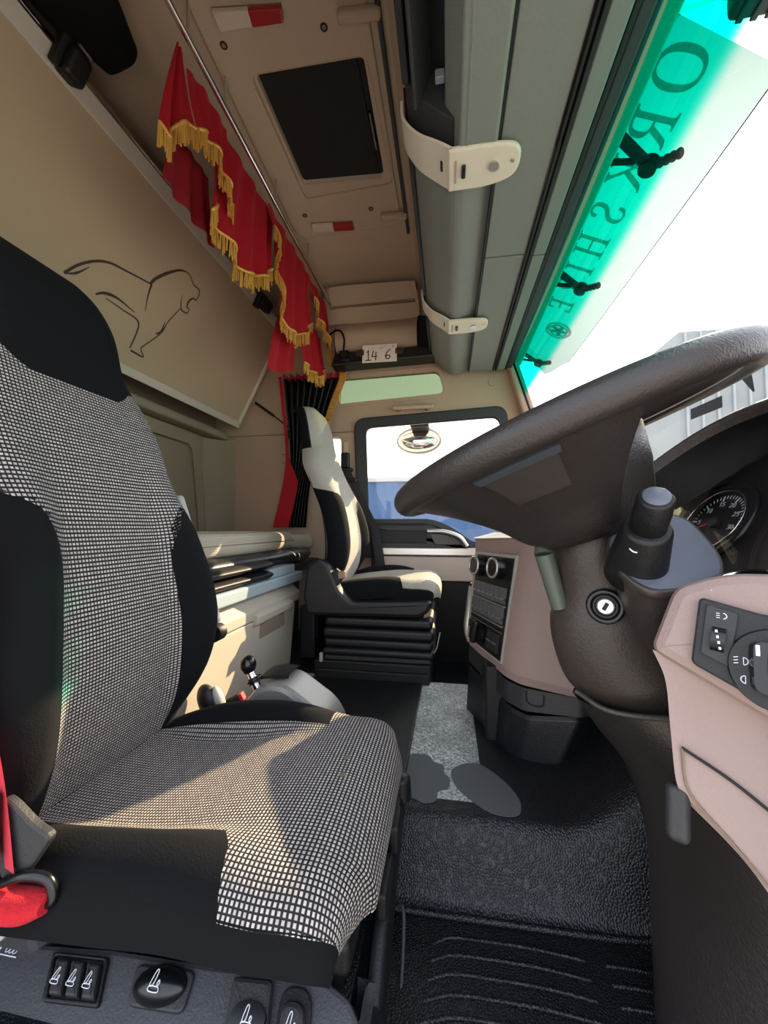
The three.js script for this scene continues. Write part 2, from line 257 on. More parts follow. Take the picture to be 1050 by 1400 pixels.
// front: pillars, header, bulkhead and the windscreen
const GA = [0.355, 1.6], GB = [0.66, 0.62], gl = (t, off = 0) => [lerp(GA[0], GB[0], t) + off, lerp(GA[1], GB[1], t)];
struct('wall_front', [rbx(0.33, 0.4, 1.6, 2.15, ZL, ZR, 0.01), slab([[0.315, 1.62], [0.37, 1.62], [0.70, 0.55], [0.60, 0.55]], 0.07, 0.012).translate(0, 0, ZL), slab([[0.315, 1.62], [0.37, 1.62], [0.70, 0.55], [0.60, 0.55]], 0.07, 0.012).translate(0, 0, ZR - 0.07), rbx(0.66, 0.72, -0.16, 0.62, ZL, ZR, 0.01)], M.wallTan);
{
  const n = 256, band = tex(n, (u, v) => { const k = smooth(0.155, 0.2, 1 - v); return [lerp(0, 255, k), lerp(232, 255, k), lerp(204, 255, k)]; }, true);
  band.wrapT = THREE.ClampToEdgeWrapping;
  const ws = struct('window_4', grid((u, v) => { const p = gl(v); return [p[0] + 0.02 * (1 - (2 * u - 1) ** 2), p[1], lerp(ZL + 0.06, ZR - 0.06, u), u, 1 - v]; }, 24, 24), mat(0xffffff, 0.02, { transmission: 1, ior: 1.3, map: band, specularIntensity: 0.5 }), null, true);
  part('seal', tube([[0.347, 1.598, ZL + 0.06], [0.352, 1.598, -0.1], [0.347, 1.598, ZR - 0.06]], 0.011, 30, 8), M.blackGloss, ws);
  part('seal', tube([[0.35, 1.592, ZL + 0.065], [0.655, 0.62, ZL + 0.065]], 0.008, 20, 8), M.blackGloss, ws);
  const st = thing('windscreen_sticker', 'narrow dark lettered strip stuck on the windscreen above the dash hood', 'sticker');
  part('film', grid((u, v) => [lerp(0.545, 0.551, u) - 0.004, lerp(0.986, 0.962, v) + lerp(0, -0.012, 1 - u) * 0, lerp(0.16, 0.252, u)], 2, 1), mat(0x4c5256, 0.6), st);
  const s2 = thing('windscreen_pennant', 'small dark pointed badge stuck on the windscreen beside the wheel rim', 'sticker');
  part('film', grid((u, v) => [0.5365 + v * 0.012, 1.004 - v * 0.038, lerp(0.313, 0.343, lerp(u, 0.6, v * 0.85))], 3, 4), mat(0x4c5256, 0.6), s2);
}

// =====================================================================  OVERHEAD CONSOLE
{
  const t = thing('overhead_console', 'grey overhead storage console running along the top of the windscreen', 'console');
  const prof = rounded([[-0.085, 2.08], [-0.095, 1.8], [-0.085, 1.66], [-0.05, 1.612], [0.03, 1.548], [0.115, 1.575], [0.24, 1.562], [0.335, 1.585], [0.335, 2.08]], [0.01, 0.05, 0.05, 0.05, 0.03, 0.01, 0.01, 0.01, 0.01]);
  const cut = (x) => x;
  part('housing', slab(prof, 1.24, 0.006).translate(0, 0, -0.99), M.grey, t);
  // nearer section with its open compartments facing back
  const near = rounded([[-0.07, 2.07], [-0.075, 1.76], [-0.01, 1.68], [0.022, 1.66], [0.03, 1.565], [0.055, 1.55], [0.115, 1.575], [0.24, 1.562], [0.335, 1.585], [0.335, 2.07]], [0.01, 0.03, 0.02, 0.01, 0.02, 0.02, 0.01, 0.01, 0.01, 0.01]);
  part('compartment_body', slab(near, 0.58, 0.004).translate(0, 0, 0.25), M.greyDark, t);
  part('lip', [slab(rounded([[0.0, 1.64], [0.012, 1.64], [0.05, 1.545], [0.03, 1.552], [0.0, 1.6]], 0.006), 0.58, 0.002).translate(0, 0, 0.25), rbx(0.028, 0.112, 1.548, 1.572, 0.25, 0.83, 0.008)], M.grey, t);
  part('divider', slab([[-0.085, 2.07], [-0.095, 1.8], [-0.085, 1.67], [-0.05, 1.62], [0.015, 1.565], [0.05, 1.6], [0.05, 2.07]], 0.09, 0.003).translate(0, 0, 0.25), M.greyDark, t);
  part('tray', [rbx(-0.09, -0.075, 1.66, 1.8, 0.34, 0.82, 0.003), bar([-0.045, 1.64, 0.34], [-0.045, 1.64, 0.82], 0.008, 0.09, [0.4, 0.9, 0], 0.003)], M.greyDark, t);
  part('connector', [rbx(-0.02, 0.0, 1.635, 1.665, 0.30, 0.335, 0.003), rbx(-0.02, 0.0, 1.64, 1.66, 0.345, 0.36, 0.003)], M.blueGrey, t, 'grey connector socket');
  // underside panels, joints and grooves
  part('under_panel', rbx(0.118, 0.238, 1.558, 1.572, -0.085, 0.83, 0.004), M.grey, t);
  part('under_panel', rbx(0.118, 0.238, 1.558, 1.572, -0.97, -0.092, 0.004), M.grey, t);
  part('groove', rbx(0.111, 0.1165, 1.553, 1.572, -0.97, 0.83, 0.001), M.deep, t);
  part('groove', rbx(0.241, 0.2465, 1.551, 1.57, -0.97, 0.83, 0.001), M.deep, t);
  part('groove', rbx(0.252, 0.26, 1.551, 1.57, -0.97, 0.83, 0.001), M.deep, t);
  part('front_strip', rbx(0.262, 0.30, 1.556, 1.58, -0.97, -0.1, 0.004), M.grey, t);
  part('front_strip', rbx(0.262, 0.30, 1.556, 1.58, -0.094, 0.83, 0.004), M.grey, t);
  part('groove', rbx(0.302, 0.312, 1.56, 1.582, -0.98, 0.83, 0.002), M.deep, t);
  part('edge_strip', rbx(0.313, 0.34, 1.565, 1.6, -0.98, 0.83, 0.006), M.greyDark, t);
  part('end_cap', slab(prof, 0.02, 0.008).translate(0, 0, -1.0), M.grey, t);
  part('locker_gap', slab(rounded([[-0.1, 1.8], [-0.092, 1.8], [-0.078, 1.65], [-0.09, 1.65]], 0.003), 0.62, 0.001).translate(-0.002, 0, -0.4), M.deep, t);
  part('locker_gap', slab(rounded([[-0.1, 1.8], [-0.092, 1.8], [-0.078, 1.65], [-0.09, 1.65]], 0.003), 0.4, 0.001).translate(-0.002, 0, -0.97), M.deep, t);
}
function bracket(z0, w, label) {
  const t = thing('console_bracket', label, 'bracket', null);
  const path = new THREE.CatmullRomCurve3([V(-0.096, 1.70, 0), V(-0.092, 1.655, 0), V(-0.06, 1.606, 0), V(-0.015, 1.572, 0), V(0.015, 1.55, 0)], false, 'centripetal');
  const th = 0.006;
  const strip = (off) => grid((u, v) => { const p = path.getPoint(v), d = path.getTangent(v); return [p.x - d.y * off * -1 * -1, p.y + d.x * off, z0 + (u - 0.5) * w * lerp(0.62, 1, smooth(0, 0.9, v))]; }, 6, 30);
  part('strap', [strip(0), strip(-th), grid((u, v) => { const p = path.getPoint(v), d = path.getTangent(v), o = -u * th; return [p.x - d.y * o, p.y + d.x * o, z0 - 0.5 * w * lerp(0.62, 1, smooth(0, 0.9, v))]; }, 1, 30), grid((u, v) => { const p = path.getPoint(v), d = path.getTangent(v), o = -u * th; return [p.x - d.y * o, p.y + d.x * o, z0 + 0.5 * w * lerp(0.62, 1, smooth(0, 0.9, v))]; }, 1, 30)], M.cream, t);
  part('plate', slab(rounded([[0.006, z0 - w / 2], [0.10, z0 - w / 2], [0.165, z0 - w * 0.3], [0.165, z0 + w * 0.42], [0.10, z0 + w / 2], [0.006, z0 + w / 2]], [0.004, 0.05, 0.05, 0.05, 0.05, 0.004]), 0.012, 0.004).rotateX(Math.PI / 2).translate(0, 1.553, 0), M.cream, t);
  const lamp = part('screw', new THREE.CylinderGeometry(0.0105, 0.012, 0.006, 24).translate(0.108, 1.539, z0 + 0.004), M.silver, t, 'round spot lamp');
  part('screw', new THREE.CylinderGeometry(0.004, 0.004, 0.004, 16).translate(0.148, 1.54, z0 + 0.01), M.silver, t);
  part('switch', rbx(0.036, 0.046, 1.535, 1.543, z0 - 0.016, z0 + 0.016, 0.003), M.blackGloss, t, 'black rocker switch');
  part('slot', rbx(0.022, 0.026, 1.538, 1.543, z0 - 0.028, z0 + 0.028, 0.001), M.tanSmooth, t);
  part('clip', rbx(-0.012, 0.0, 1.558, 1.572, z0 - 0.014, z0 + 0.014, 0.003), M.blackGloss, t, 'black clip');
}
bracket(0.245, 0.105, 'cream bracket with spot lamp wrapping the console, nearer the camera');
bracket(-0.465, 0.105, 'cream bracket wrapping the console near its far end');

// =====================================================================  REAR: BUNKS, FRIDGE
{
  const t = thing('upper_bunk', 'folded-up upper bunk with beige underside and lion line drawing', 'bunk');
  const U = [-0.969, 1.88], L = [-1.242, 1.34], e = [(L[0] - U[0]) / 0.605, (L[1] - U[1]) / 0.605];
  const mx = basis([U[0], U[1], -1.0], [0, 0, 1], [-e[0], -e[1], 0], [-e[1] * 1, e[0] * 1, 0]);     // local x along z, local y up the slope, local z off the face
  const zin = V(-e[1], e[0], 0), place = (g) => turn(g, mx);
  const c = document.createElement('canvas'); c.width = 1800; c.height = 605;
  const k = c.getContext('2d'); k.fillStyle = '#b8a48a'; k.fillRect(0, 0, 1800, 605);
  for (let i = 0; i < 6000; i++) { k.fillStyle = `rgba(${rnd() > 0.5 ? '255,240,215' : '60,45,30'},0.05)`; k.fillRect(rnd() * 1800, rnd() * 605, 2, 2); }
  k.fillStyle = '#3d342b';
  const stroke = (pts, w0, wm, w1) => {                         // a brush line that swells and thins
    const cv = new THREE.CatmullRomCurve3(pts.map((p) => V(p[0] + 1000, p[1], 0)), false, 'centripetal'), N = 60, a = [], b = [];
    for (let i = 0; i <= N; i++) { const q = cv.getPoint(i / N), d = cv.getTangent(i / N), w = (i < N / 2 ? lerp(w0, wm, i / N * 2) : lerp(wm, w1, i / N * 2 - 1)) / 2; a.push([q.x - d.y * w, q.y + d.x * w]); b.push([q.x + d.y * w, q.y - d.x * w]); }
    k.beginPath(); [...a, ...b.reverse()].forEach((p, i) => i ? k.lineTo(...p) : k.moveTo(...p)); k.closePath(); k.fill();
  };
  stroke([[141, 423], [115, 377], [72, 332], [33, 310], [-24, 297], [-127, 277]], 9, 8, 5);
  stroke([[141, 424], [112, 403], [84, 362]], 2, 8, 2);
  stroke([[-127, 279], [-134, 256], [-171, 203], [-217, 158], [-247, 144]], 12, 12, 4);
  stroke([[-247, 144], [-269, 146], [-287, 156], [-303, 163], [-334, 163], [-347, 174], [-346, 208]], 4, 5, 5);
  stroke([[-346, 208], [-329, 208], [-314, 232], [-319, 255], [-333, 253]], 4, 9, 3);
  stroke([[-333, 277], [-300, 279], [-283, 259], [-274, 230]], 6, 6, 2);
  stroke([[-333, 277], [-333, 253]], 3, 5, 3);
  stroke([[-291, 278], [-264, 359], [-259, 403], [-203, 502]], 4, 5, 5);
  stroke([[-203, 502], [-212, 515], [-229, 529], [-167, 531]], 5, 5, 8);
  stroke([[-236, 424], [-254, 406], [-252, 360]], 5, 12, 2);
  stroke([[-132, 276], [-139, 323], [-155, 374]], 9, 6, 2);
  stroke([[33, 424], [12, 406], [-29, 394], [-118, 400]], 6, 11, 3);
  stroke([[-2, 416], [-73, 417], [-140, 419], [-154, 433], [-160, 480], [-160, 524]], 3, 7, 6);
  const lt = new THREE.CanvasTexture(c); lt.colorSpace = THREE.SRGBColorSpace; lt.anisotropy = 8;
  const face = new THREE.PlaneGeometry(1.8, 0.605).translate(0.9, -0.3025, 0.001);
  part('board', place(rbx(0, 1.8, -0.605, 0, -0.06, 0, 0.004)), M.tanDark, t);
  part('panel', place(face), mat(0xffffff, 0.8, { map: lt, bumpMap: fine, bumpScale: 0.0003 }), t, 'beige panel with lion line drawing', true);
  part('frame', place(rbx(0, 1.8, -0.014, 0.034, -0.03, 0.006, 0.004)), M.alu, t, 'silver upper frame edge');
  part('frame', place(rbx(0, 1.8, -0.625, -0.59, -0.03, 0.012, 0.004)), M.alu, t, 'silver lower frame edge');
  part('frame', place(rbx(-0.012, 0.012, -0.625, 0.034, -0.03, 0.012, 0.004)), M.alu, t, 'silver end frame edge');
  part('tube_rail', place(tube([[0, 0.05, -0.02], [1.0, 0.05, -0.02], [1.8, 0.05, -0.02]], 0.006, 10, 10)), M.chrome, t);
  for (const y of [-0.56, -0.605]) part('rivet', place(new THREE.CylinderGeometry(0.005, 0.006, 0.006, 12).rotateX(Math.PI / 2).translate(-0.0, y, 0.014)), M.silver, t);
  part('bracket', place(rb(0.03, 0.05, 0.02, 0.004, -0.01, -0.2, 0.01)), M.alu, t);
  // the strut that holds it
  const s = thing('gas_strut', 'thin black gas strut between the upper bunk and side wall', 'strut');
  part('cylinder', rod([-1.13, 1.465, -1.0], [-1.02, 1.385, -1.02], 0.008), M.blackGloss, s);
  part('piston_rod', rod([-1.02, 1.385, -1.02], [-0.925, 1.31, -1.035], 0.004), M.blackGloss, s);
  part('mount', rb(0.06, 0.05, 0.025, 0.008, -0.915, 1.275, -1.037), M.deep, s);
  const cl = thing('bunk_clamp', 'black plastic clamp gripping the upper bunk rail', 'clamp');
  const cm = basis([-0.948, 1.925, 0.325], [0, 0, 1], [-e[0], -e[1], 0], [-e[1], e[0], 0]);
  part('body', [turn(rb(0.055, 0.075, 0.05, 0.014, 0, -0.02, 0.025), cm), turn(rb(0.06, 0.03, 0.04, 0.01, 0.004, 0.03, 0.0), cm)], M.black, cl);
  part('jaw', turn(rb(0.02, 0.1, 0.022, 0.006, 0.034, -0.005, 0.02), cm), M.deep, cl);
  part('pin', turn(rb(0.034, 0.006, 0.008, 0.002, 0.0, 0.022, 0.042), cm), M.silver, cl);
  const c2 = thing('bunk_clamp', 'second black clamp on the upper bunk rail, below the gold fringe', 'clamp');
  const cm2 = basis([-0.965, 1.90, -0.72], [0, 0, 1], [-e[0], -e[1], 0], [-e[1], e[0], 0]);
  part('body', turn(rb(0.1, 0.06, 0.05, 0.014, 0, 0, 0.03), cm2), M.black, c2);
  part('jaw', turn(rb(0.03, 0.08, 0.03, 0.006, 0.05, -0.01, 0.03), cm2), M.deep, c2);
  const bg = thing('rolled_bag', 'rolled black bag stowed on top of the upper bunk', 'bag');
  part('bag_body', loft([0, 0.25, 0.5, 0.75, 1].map((q) => Array.from({ length: 10 }, (_, i) => { const a = i / 10 * 2 * Math.PI, r = (q === 0 || q === 1 ? 0.07 : 0.11) * (1 + 0.06 * Math.sin(i * 3 + q * 7)); return [-0.87 + r * 0.85 * Math.cos(a), 1.99 + r * 0.7 * Math.sin(a), 0.26 + q * 0.5]; })), 30, 20, true, true), M.velour, bg);
}
{
  const z0 = -0.70;
  const m = thing('bunk_mattress', 'grey woven bunk mattress along the back wall', 'mattress');
  part('mattress_cover', rbx(-1.38, -0.75, 0.615, 0.70, z0, 0.84, 0.03), mat(0xb9b09c, 0.9, { bumpMap: weaveBump, bumpScale: 0.002 }), m);
  part('piping', tube([[-0.752, 0.658, 0.84], [-0.752, 0.658, -0.1], [-0.752, 0.658, -0.66], [-0.78, 0.658, -0.7], [-0.9, 0.658, -0.703]], 0.003, 40, 6), M.tanDark, m);
  const m2 = thing('mattress_end_piece', 'short end cushion of the bunk, behind the passenger seat', 'mattress');
  part('mattress_cover', rbx(-1.38, -0.77, 0.60, 0.68, -1.03, z0 - 0.01, 0.03), mat(0xb9b09c, 0.9, { bumpMap: weaveBump, bumpScale: 0.002 }), m2);
  const p = thing('folded_black_cover', 'folded black cover lying under the grey bunk mattress', 'cover');
  part('cloth', loft([0.84, 0.4, 0, -0.4, -0.66, -0.79].map((z, i) => [[-1.3, 0.55, z], [-0.78, 0.548, z], [-0.712 + 0.01 * Math.sin(i * 2), 0.565, z], [-0.70, 0.59, z], [-0.73 + 0.008 * Math.cos(i * 3), 0.613, z], [-1.3, 0.612, z]]), 24, 30, true, true), mat(0x191a1e, 0.4), p);
  const b = thing('lower_bunk', 'lower bunk base with pale blue-grey pull-out drawer above the fridge', 'bunk');
  part('shelf', rbx(-1.4, -0.74, 0.50, 0.545, ZL + 0.01, 0.84, 0.006), M.black, b);
  part('front_panel', rbx(-1.4, -0.86, 0.128, 0.5, ZL + 0.01, 0.84, 0.006), M.deep, b);
  const tr = thing('black_tray', 'black double-ridged tray on the pale blue drawer', 'tray');
  part('ridge', [loft([0.30, 0, -0.26].map((z) => [[-0.80, 0.535, z], [-0.665, 0.53, z], [-0.652, 0.545, z], [-0.68, 0.556, z], [-0.80, 0.556, z]]), 20, 4, true, true)], M.black, tr);
  part('ridge', [loft([0.30, 0, -0.27].map((z) => [[-0.80, 0.566, z], [-0.675, 0.564, z], [-0.656, 0.578, z], [-0.68, 0.592, z], [-0.80, 0.592, z]]), 20, 4, true, true)], M.black, tr);
  const d = b;
  part('drawer_front', rbx(-0.73, -0.652, 0.482, 0.524, -0.565, 0.30, 0.008), M.blueGrey, d);
  part('drawer_lip', rbx(-0.74, -0.665, 0.524, 0.56, -0.5, -0.26, 0.006), M.blueGrey, d);
  const f = thing('fridge_box', 'tan plastic fridge box under the bunk with moulded handle', 'fridge');
  part('body', slab(rounded([[-0.86, 0.13], [-0.672, 0.13], [-0.652, 0.39], [-0.652, 0.40], [-0.86, 0.40]], 0.02), 0.74, 0.012).translate(0, 0, -0.48), M.fridge, f);
  part('lid', slab(rounded([[-0.86, 0.402], [-0.65, 0.402], [-0.648, 0.44], [-0.69, 0.476], [-0.86, 0.476]], 0.008), 0.80, 0.006).translate(0, 0, -0.52), M.fridge, f);
  part('handle', slab(rounded([[-0.66, 0.385], [-0.636, 0.388], [-0.632, 0.418], [-0.655, 0.43]], 0.006), 0.30, 0.004).translate(0, 0, -0.41), M.fridge, f);
  part('handle_recess', rb(0.008, 0.05, 0.2, 0.004, -0.653, 0.355, -0.26), M.tanDark, f);
}

// =====================================================================  SEATS
const cushionPath = table([[0, -0.03, -0.01, 0.235, 0], [0.2, 0.1, -0.012, 0.245, 0.03], [0.4, 0.22, 0.0, 0.25, 0.032], [0.55, 0.31, 0.015, 0.25, 0.02], [0.7, 0.41, 0.026, 0.25, 0], [0.8, 0.485, 0.022, 0.245, 0], [0.87, 0.528, -0.005, 0.235, 0], [0.93, 0.54, -0.05, 0.228, 0], [1, 0.515, -0.1, 0.225, 0]]);
const leanPath = table([[0, -0.03, -0.07, 0.19, 0], [0.08, 0, 0, 0.205, 0.01], [0.2, 0.03, 0.12, 0.24, 0.045], [0.32, 0.035, 0.25, 0.25, 0.055], [0.45, 0.008, 0.42, 0.225, 0.045], [0.55, -0.03, 0.55, 0.214, 0.015], [0.65, -0.07, 0.67, 0.224, 0], [0.72, -0.095, 0.745, 0.197, 0], [0.78, -0.115, 0.80, 0.17, 0], [0.88, -0.15, 0.92, 0.168, 0], [0.94, -0.195, 1.0, 0.152, 0], [0.98, -0.245, 1.035, 0.13, 0], [1, -0.3, 1.04, 0.11, 0]]);
const uprightPath = table([[0, -0.03, -0.07, 0.19, 0], [0.08, 0, 0, 0.205, 0.01], [0.2, 0.03, 0.12, 0.24, 0.035], [0.32, 0.035, 0.25, 0.25, 0.04], [0.45, 0.008, 0.42, 0.225, 0.03], [0.55, -0.03, 0.55, 0.205, 0.01], [0.65, -0.07, 0.67, 0.2, 0], [0.72, -0.09, 0.745, 0.172, 0], [0.78, -0.105, 0.80, 0.15, 0], [0.88, -0.125, 0.92, 0.147, 0], [0.94, -0.145, 0.99, 0.132, 0], [0.98, -0.168, 1.03, 0.115, 0], [1, -0.2, 1.04, 0.1, 0]]);
function makeSeat(o) {
  const backPath = o.pale ? uprightPath : leanPath, cover = o.pale ? M.paleWeave : M.weave;
  const { cx, cy, cz, bx, by, ys, xs, cs, label, rows } = o;
  const t = thing('cab_seat', label, 'seat');
  const cushion = (u, v) => {
    const [x, y, W, b] = cushionPath(v), s = Math.abs(u), r = 0.07; let z, dy = 0;
    if (s < 0.8) z = s / 0.8 * (W - r); else { const a = (s - 0.8) / 0.2 * R(90); z = W - r + r * Math.sin(a); dy = -r * (1 - Math.cos(a)) * smooth(1.03, 0.86, v); }
    dy += b * (u < 0 ? 1.5 : 1) * smooth(0.52, 0.8, s) * (1 - smooth(0.86, 1, s) * 0.3) - 0.008 * Math.cos(u * Math.PI / 2) * smooth(0.9, 0.3, v);
    const arc = s < 0.8 ? z : W - r + r * (s - 0.8) / 0.2 * R(90), fr = smooth(0.78, 0.95, v) * smooth(0.7, 1, s);
    return [cx + (x - 0.04 * fr) * cs, cy + y + dy + 0.03 * fr, cz + Math.sign(u) * z, Math.sign(u) * arc, v * 0.74 * cs];
  };
  const back = (u, v) => {
    const [x, y, W, b] = backPath(v), s = Math.abs(u), r = 0.055; let z, dx = 0;
    if (s < 0.8) z = s / 0.8 * (W - r); else { const a = (s - 0.8) / 0.2 * R(125); z = W - r + r * Math.sin(a); dx = -r * (1 - Math.cos(a)); }
    dx += b * smooth(0.45, 0.8, s);
    const arc = s < 0.8 ? z : W - r + r * (s - 0.8) / 0.2 * R(125);
    return [bx + x * xs + dx * 0.97, by + y * ys + dx * 0.15, cz + Math.sign(u) * z, Math.sign(u) * arc, v * 1.16 * ys];
  };
  const bound = table([[0, 0.7], [0.08, 0.7], [0.2, 0.6], [0.32, 0.56], [0.44, 0.57], [0.48, 0.66], [0.535, 0.97], [0.56, 1]]), lim = (v) => v > 0.54 ? 1 : Math.min(1, bound(v)[0]);
  const head = (u) => 0.708 + 0.045 * smooth(0.45, 1, Math.abs(u));
  part('back_fabric', grid((a, b) => { const v = b * head(a * 2 - 1) , u = (a * 2 - 1) * lim(v); return back(u, b * head(u)); }, 60, 160), cover, t, null, true);
  part('headrest_panel', grid((a, b) => { const u = (a * 2 - 1) * (o.pale ? 0.92 : 1); return back(u, lerp(head(u), 1, b)); }, 40, 30), o.pale ? cover : M.velour, t, null, !!o.pale);
  if (o.pale) for (const sg of [-1, 1]) part('headrest_side', grid((a, b) => { const u = sg * lerp(0.915, 1, a); return back(u, lerp(head(u), 1, b)); }, 8, 30), M.velour, t);
  for (const sg of [-1, 1]) part('back_bolster', grid((a, b) => { const v = b * 0.54; return back(sg * lerp(lim(v), 1, a), v); }, 16, 60), M.velour, t);
  part('back_shell', grid((a, b) => { const u = a * 2 - 1, v = b, p = back(u, v), e = back(Math.sign(u || 1), v); const k = Math.pow(Math.abs(u), 4); const rear = bx + backPath(v)[0] * xs - 0.085 * (1 - k * 0.2); return [lerp(rear, Math.max(rear, e[0]), k), p[1] - 0.01, cz + (p[2] - cz) * 0.985]; }, 24, 40, true), M.black, t);
  const vb = (u) => u < 0 ? 0.66 : 0.575, side = (v) => 0.66;
  part('cushion_fabric', [grid((a, b) => { const u = (a * 2 - 1) * 0.66, v = lerp(0, lerp(0.66, 0.575, smooth(0.1, 0.9, a)), b); return cushion(u, v); }, 30, 40), grid((a, b) => { const u = (a * 2 - 1) * 0.93, f = u < -0.66 ? 0.66 : u > 0.66 ? 0.575 + 0.07 * (u - 0.66) / 0.27 : lerp(0.66, 0.575, smooth(0.1, 0.9, (u / 0.66 + 1) / 2)); return cushion(u, lerp(f, 0.94, b)); }, 50, 40)], cover, t, null, true);
  for (const sg of [-1, 1]) part('cushion_bolster', [grid((a, b) => cushion(sg * lerp(0.655, 0.93, a), b * (vb(sg) + (sg > 0 ? 0.07 * a : 0))), 20, 40), grid((a, b) => cushion(sg * lerp(0.925, 1, a), b * lerp(0.94, 0.86, a)), 6, 60)], M.velour, t);
  part('cushion_skirt', loft([0, 0.35, 0.7, 1].map((q) => { const W = lerp(0.228, 0.175, q * q), y = cy - 0.03 - q * 0.026; return rounded([[-0.06 + q * 0.12, -W], [0.45 * cs - q * 0.04, -W], [0.49 * cs - q * 0.04, 0], [0.45 * cs - q * 0.04, W], [-0.06 + q * 0.12, W]], [0.08, 0.12, 0.1, 0.12, 0.08], 6).map((p) => [cx + p[0], y, cz + p[1]]); }), 80, 8, true, true), M.velour, t);
  for (const [x, z] of rows) part('burn_hole', new THREE.SphereGeometry(0.006, 10, 6).scale(1, 0.25, 1.1).translate(x, cushion((z - cz) / (0.18 / 0.8), 0.76)[1] + 0.0005, z), mat(0x6a6048, 0.9), t, 'small worn burn mark');
  return { t, back, cushion };
}
const driver = makeSeat({ cx: -0.635, cy: 0.275, cz: 0.46, bx: -0.645, by: 0.27, ys: 1, xs: 1, cs: 1, label: 'driver seat with black and white woven fabric, nearest the camera', rows: [[-0.185, 0.42], [-0.179, 0.468]] });
const mate = makeSeat({ cx: -0.5, cy: 0.485, cz: -0.64, bx: -0.47, by: 0.49, ys: 0.76, xs: 0.82, cs: 0.87, pale: true, label: 'passenger seat with pale grey fabric, beside the left door', rows: [] });
{
  // driver's pedestal with its controls
  const t = thing('seat_pedestal', 'dark grey driver seat pedestal with moulded switch panel', 'seat base');
  part('base', rbx(-0.72, -0.14, -0.08, 0.16, 0.26, 0.60, 0.02), M.black, t);
  const pn = part('control_panel', slab(rounded([[-0.9, -0.12], [-0.12, -0.12], [-0.11, 0.12], [-0.12, 0.08], [-0.5, 0.08], [-0.56, 0.1], [-0.58, 0.17], [-0.9, 0.19]], 0.012), 0.06, 0.014).translate(0, 0, 0.585), M.pedestal, t);
  part('slide', rbx(-0.70, -0.13, 0.13, 0.175, 0.28, 0.61, 0.01), M.deep, t);
  const T = facing([-0.46, 0.13, 0.635], [0, Math.sin(R(60)), Math.cos(R(60))]), K = (g) => g.applyMatrix4(T);
  part('sloping_panel', K(slab(rounded([[-0.33, 0.03], [-0.12, -0.001], [0.0, 0.008], [0.16, 0.012], [0.29, 0.022], [0.335, 0.006], [0.37, -0.03], [0.37, -0.1], [-0.33, -0.1]], 0.008), 0.05, 0.006).translate(0, 0, -0.05)), M.pedestal, t);
  const icon = (parent, x, y, z, s) => {
    const g = [], q = (pts, r) => g.push(K(tube(pts.map((p) => [x + p[0] * s, y + p[1] * s * 0.62, z]), r, 24, 5, true)));
    q([[-0.45, -0.4], [-0.3, 1], [-0.08, 1], [-0.15, -0.3]], s * 0.05); q([[-0.45, -0.5], [-0.4, -0.95], [0.5, -0.95], [0.45, -0.5], [0, -0.45]], s * 0.05); q([[0.2, -0.1], [0.3, 0.2], [0.4, -0.1], [0.3, -0.35]], s * 0.05);
    part('symbol', g, M.mark, parent, 'white seat symbol');
  };
  const sw = thing('seat_rocker_panel', 'recessed panel of three black rocker switches on the seat base', 'switch panel');
  part('bezel', K(slab(rounded([[-0.06, -0.047], [0.02, -0.042], [0.0, -0.001], [-0.085, -0.006]], 0.005), 0.012, 0.002, [rounded([[-0.055, -0.043], [0.014, -0.039], [-0.004, -0.005], [-0.078, -0.009]], 0.003)]).translate(0, 0, -0.006)), M.black, sw);
  part('well', K(slab([[-0.056, -0.044], [0.015, -0.04], [-0.003, -0.004], [-0.079, -0.008]], 0.004, 0.001).translate(0, 0, -0.004)), M.deep, sw);
  for (let i = 0; i < 3; i++) { const o = i * 0.0235, k = part('rocker', K(slab(rounded([[-0.053 + o, -0.041 + i * 0.0012], [-0.035 + o, -0.040 + i * 0.0012], [-0.052 + o, -0.011 + i * 0.001], [-0.070 + o, -0.012 + i * 0.001]], 0.002), 0.012, 0.003)), M.dull, sw); icon(k, -0.054 + o, -0.026 + i * 0.001, 0.0125, 0.0105); }
  const kn = thing('lumbar_knob', 'large round black knob with seat symbol on the seat base', 'knob');
  part('recess', K(slab(rounded([[0.056, -0.036], [0.043, -0.001], [0.128, 0.003], [0.132, -0.033]], 0.01), 0.008, 0.003).translate(0, 0, -0.002)), M.dull, kn);
  icon(part('dome', K(new THREE.SphereGeometry(0.036, 36, 20).scale(1, 0.52, 0.5).rotateZ(0.1).translate(0.089, -0.015, 0.004)), M.blackGloss, kn), 0.089, -0.015, 0.0225, 0.014);
  const l1 = thing('seat_adjust_lever', 'flat dark seat lever with round button at its end', 'lever');
  part('paddle', K(slab(rounded([[0.197, -0.06], [0.183, 0.004], [0.236, 0.007], [0.252, -0.06]], 0.006), 0.016, 0.005).translate(0, 0, -0.002)), M.dull, l1);
  icon(part('button', K(new THREE.CylinderGeometry(0.022, 0.023, 0.006, 30).rotateX(Math.PI / 2).scale(1, 0.6, 1).translate(0.219, -0.026, 0.015)), M.blackGloss, l1), 0.219, -0.026, 0.0185, 0.013);
  const l2 = thing('seat_height_rocker', 'oval black seat rocker at the front end of the seat base', 'switch');
  part('recess', K(slab(rounded([[0.257, -0.06], [0.248, 0.006], [0.288, 0.008], [0.302, -0.06]], 0.018), 0.006, 0.002)), M.deep, l2);
  icon(part('rocker', K(slab(rounded([[0.262, -0.06], [0.254, -0.006], [0.284, -0.005], [0.296, -0.06]], 0.014), 0.016, 0.006)), M.dull, l2), 0.273, -0.024, 0.0168, 0.013);
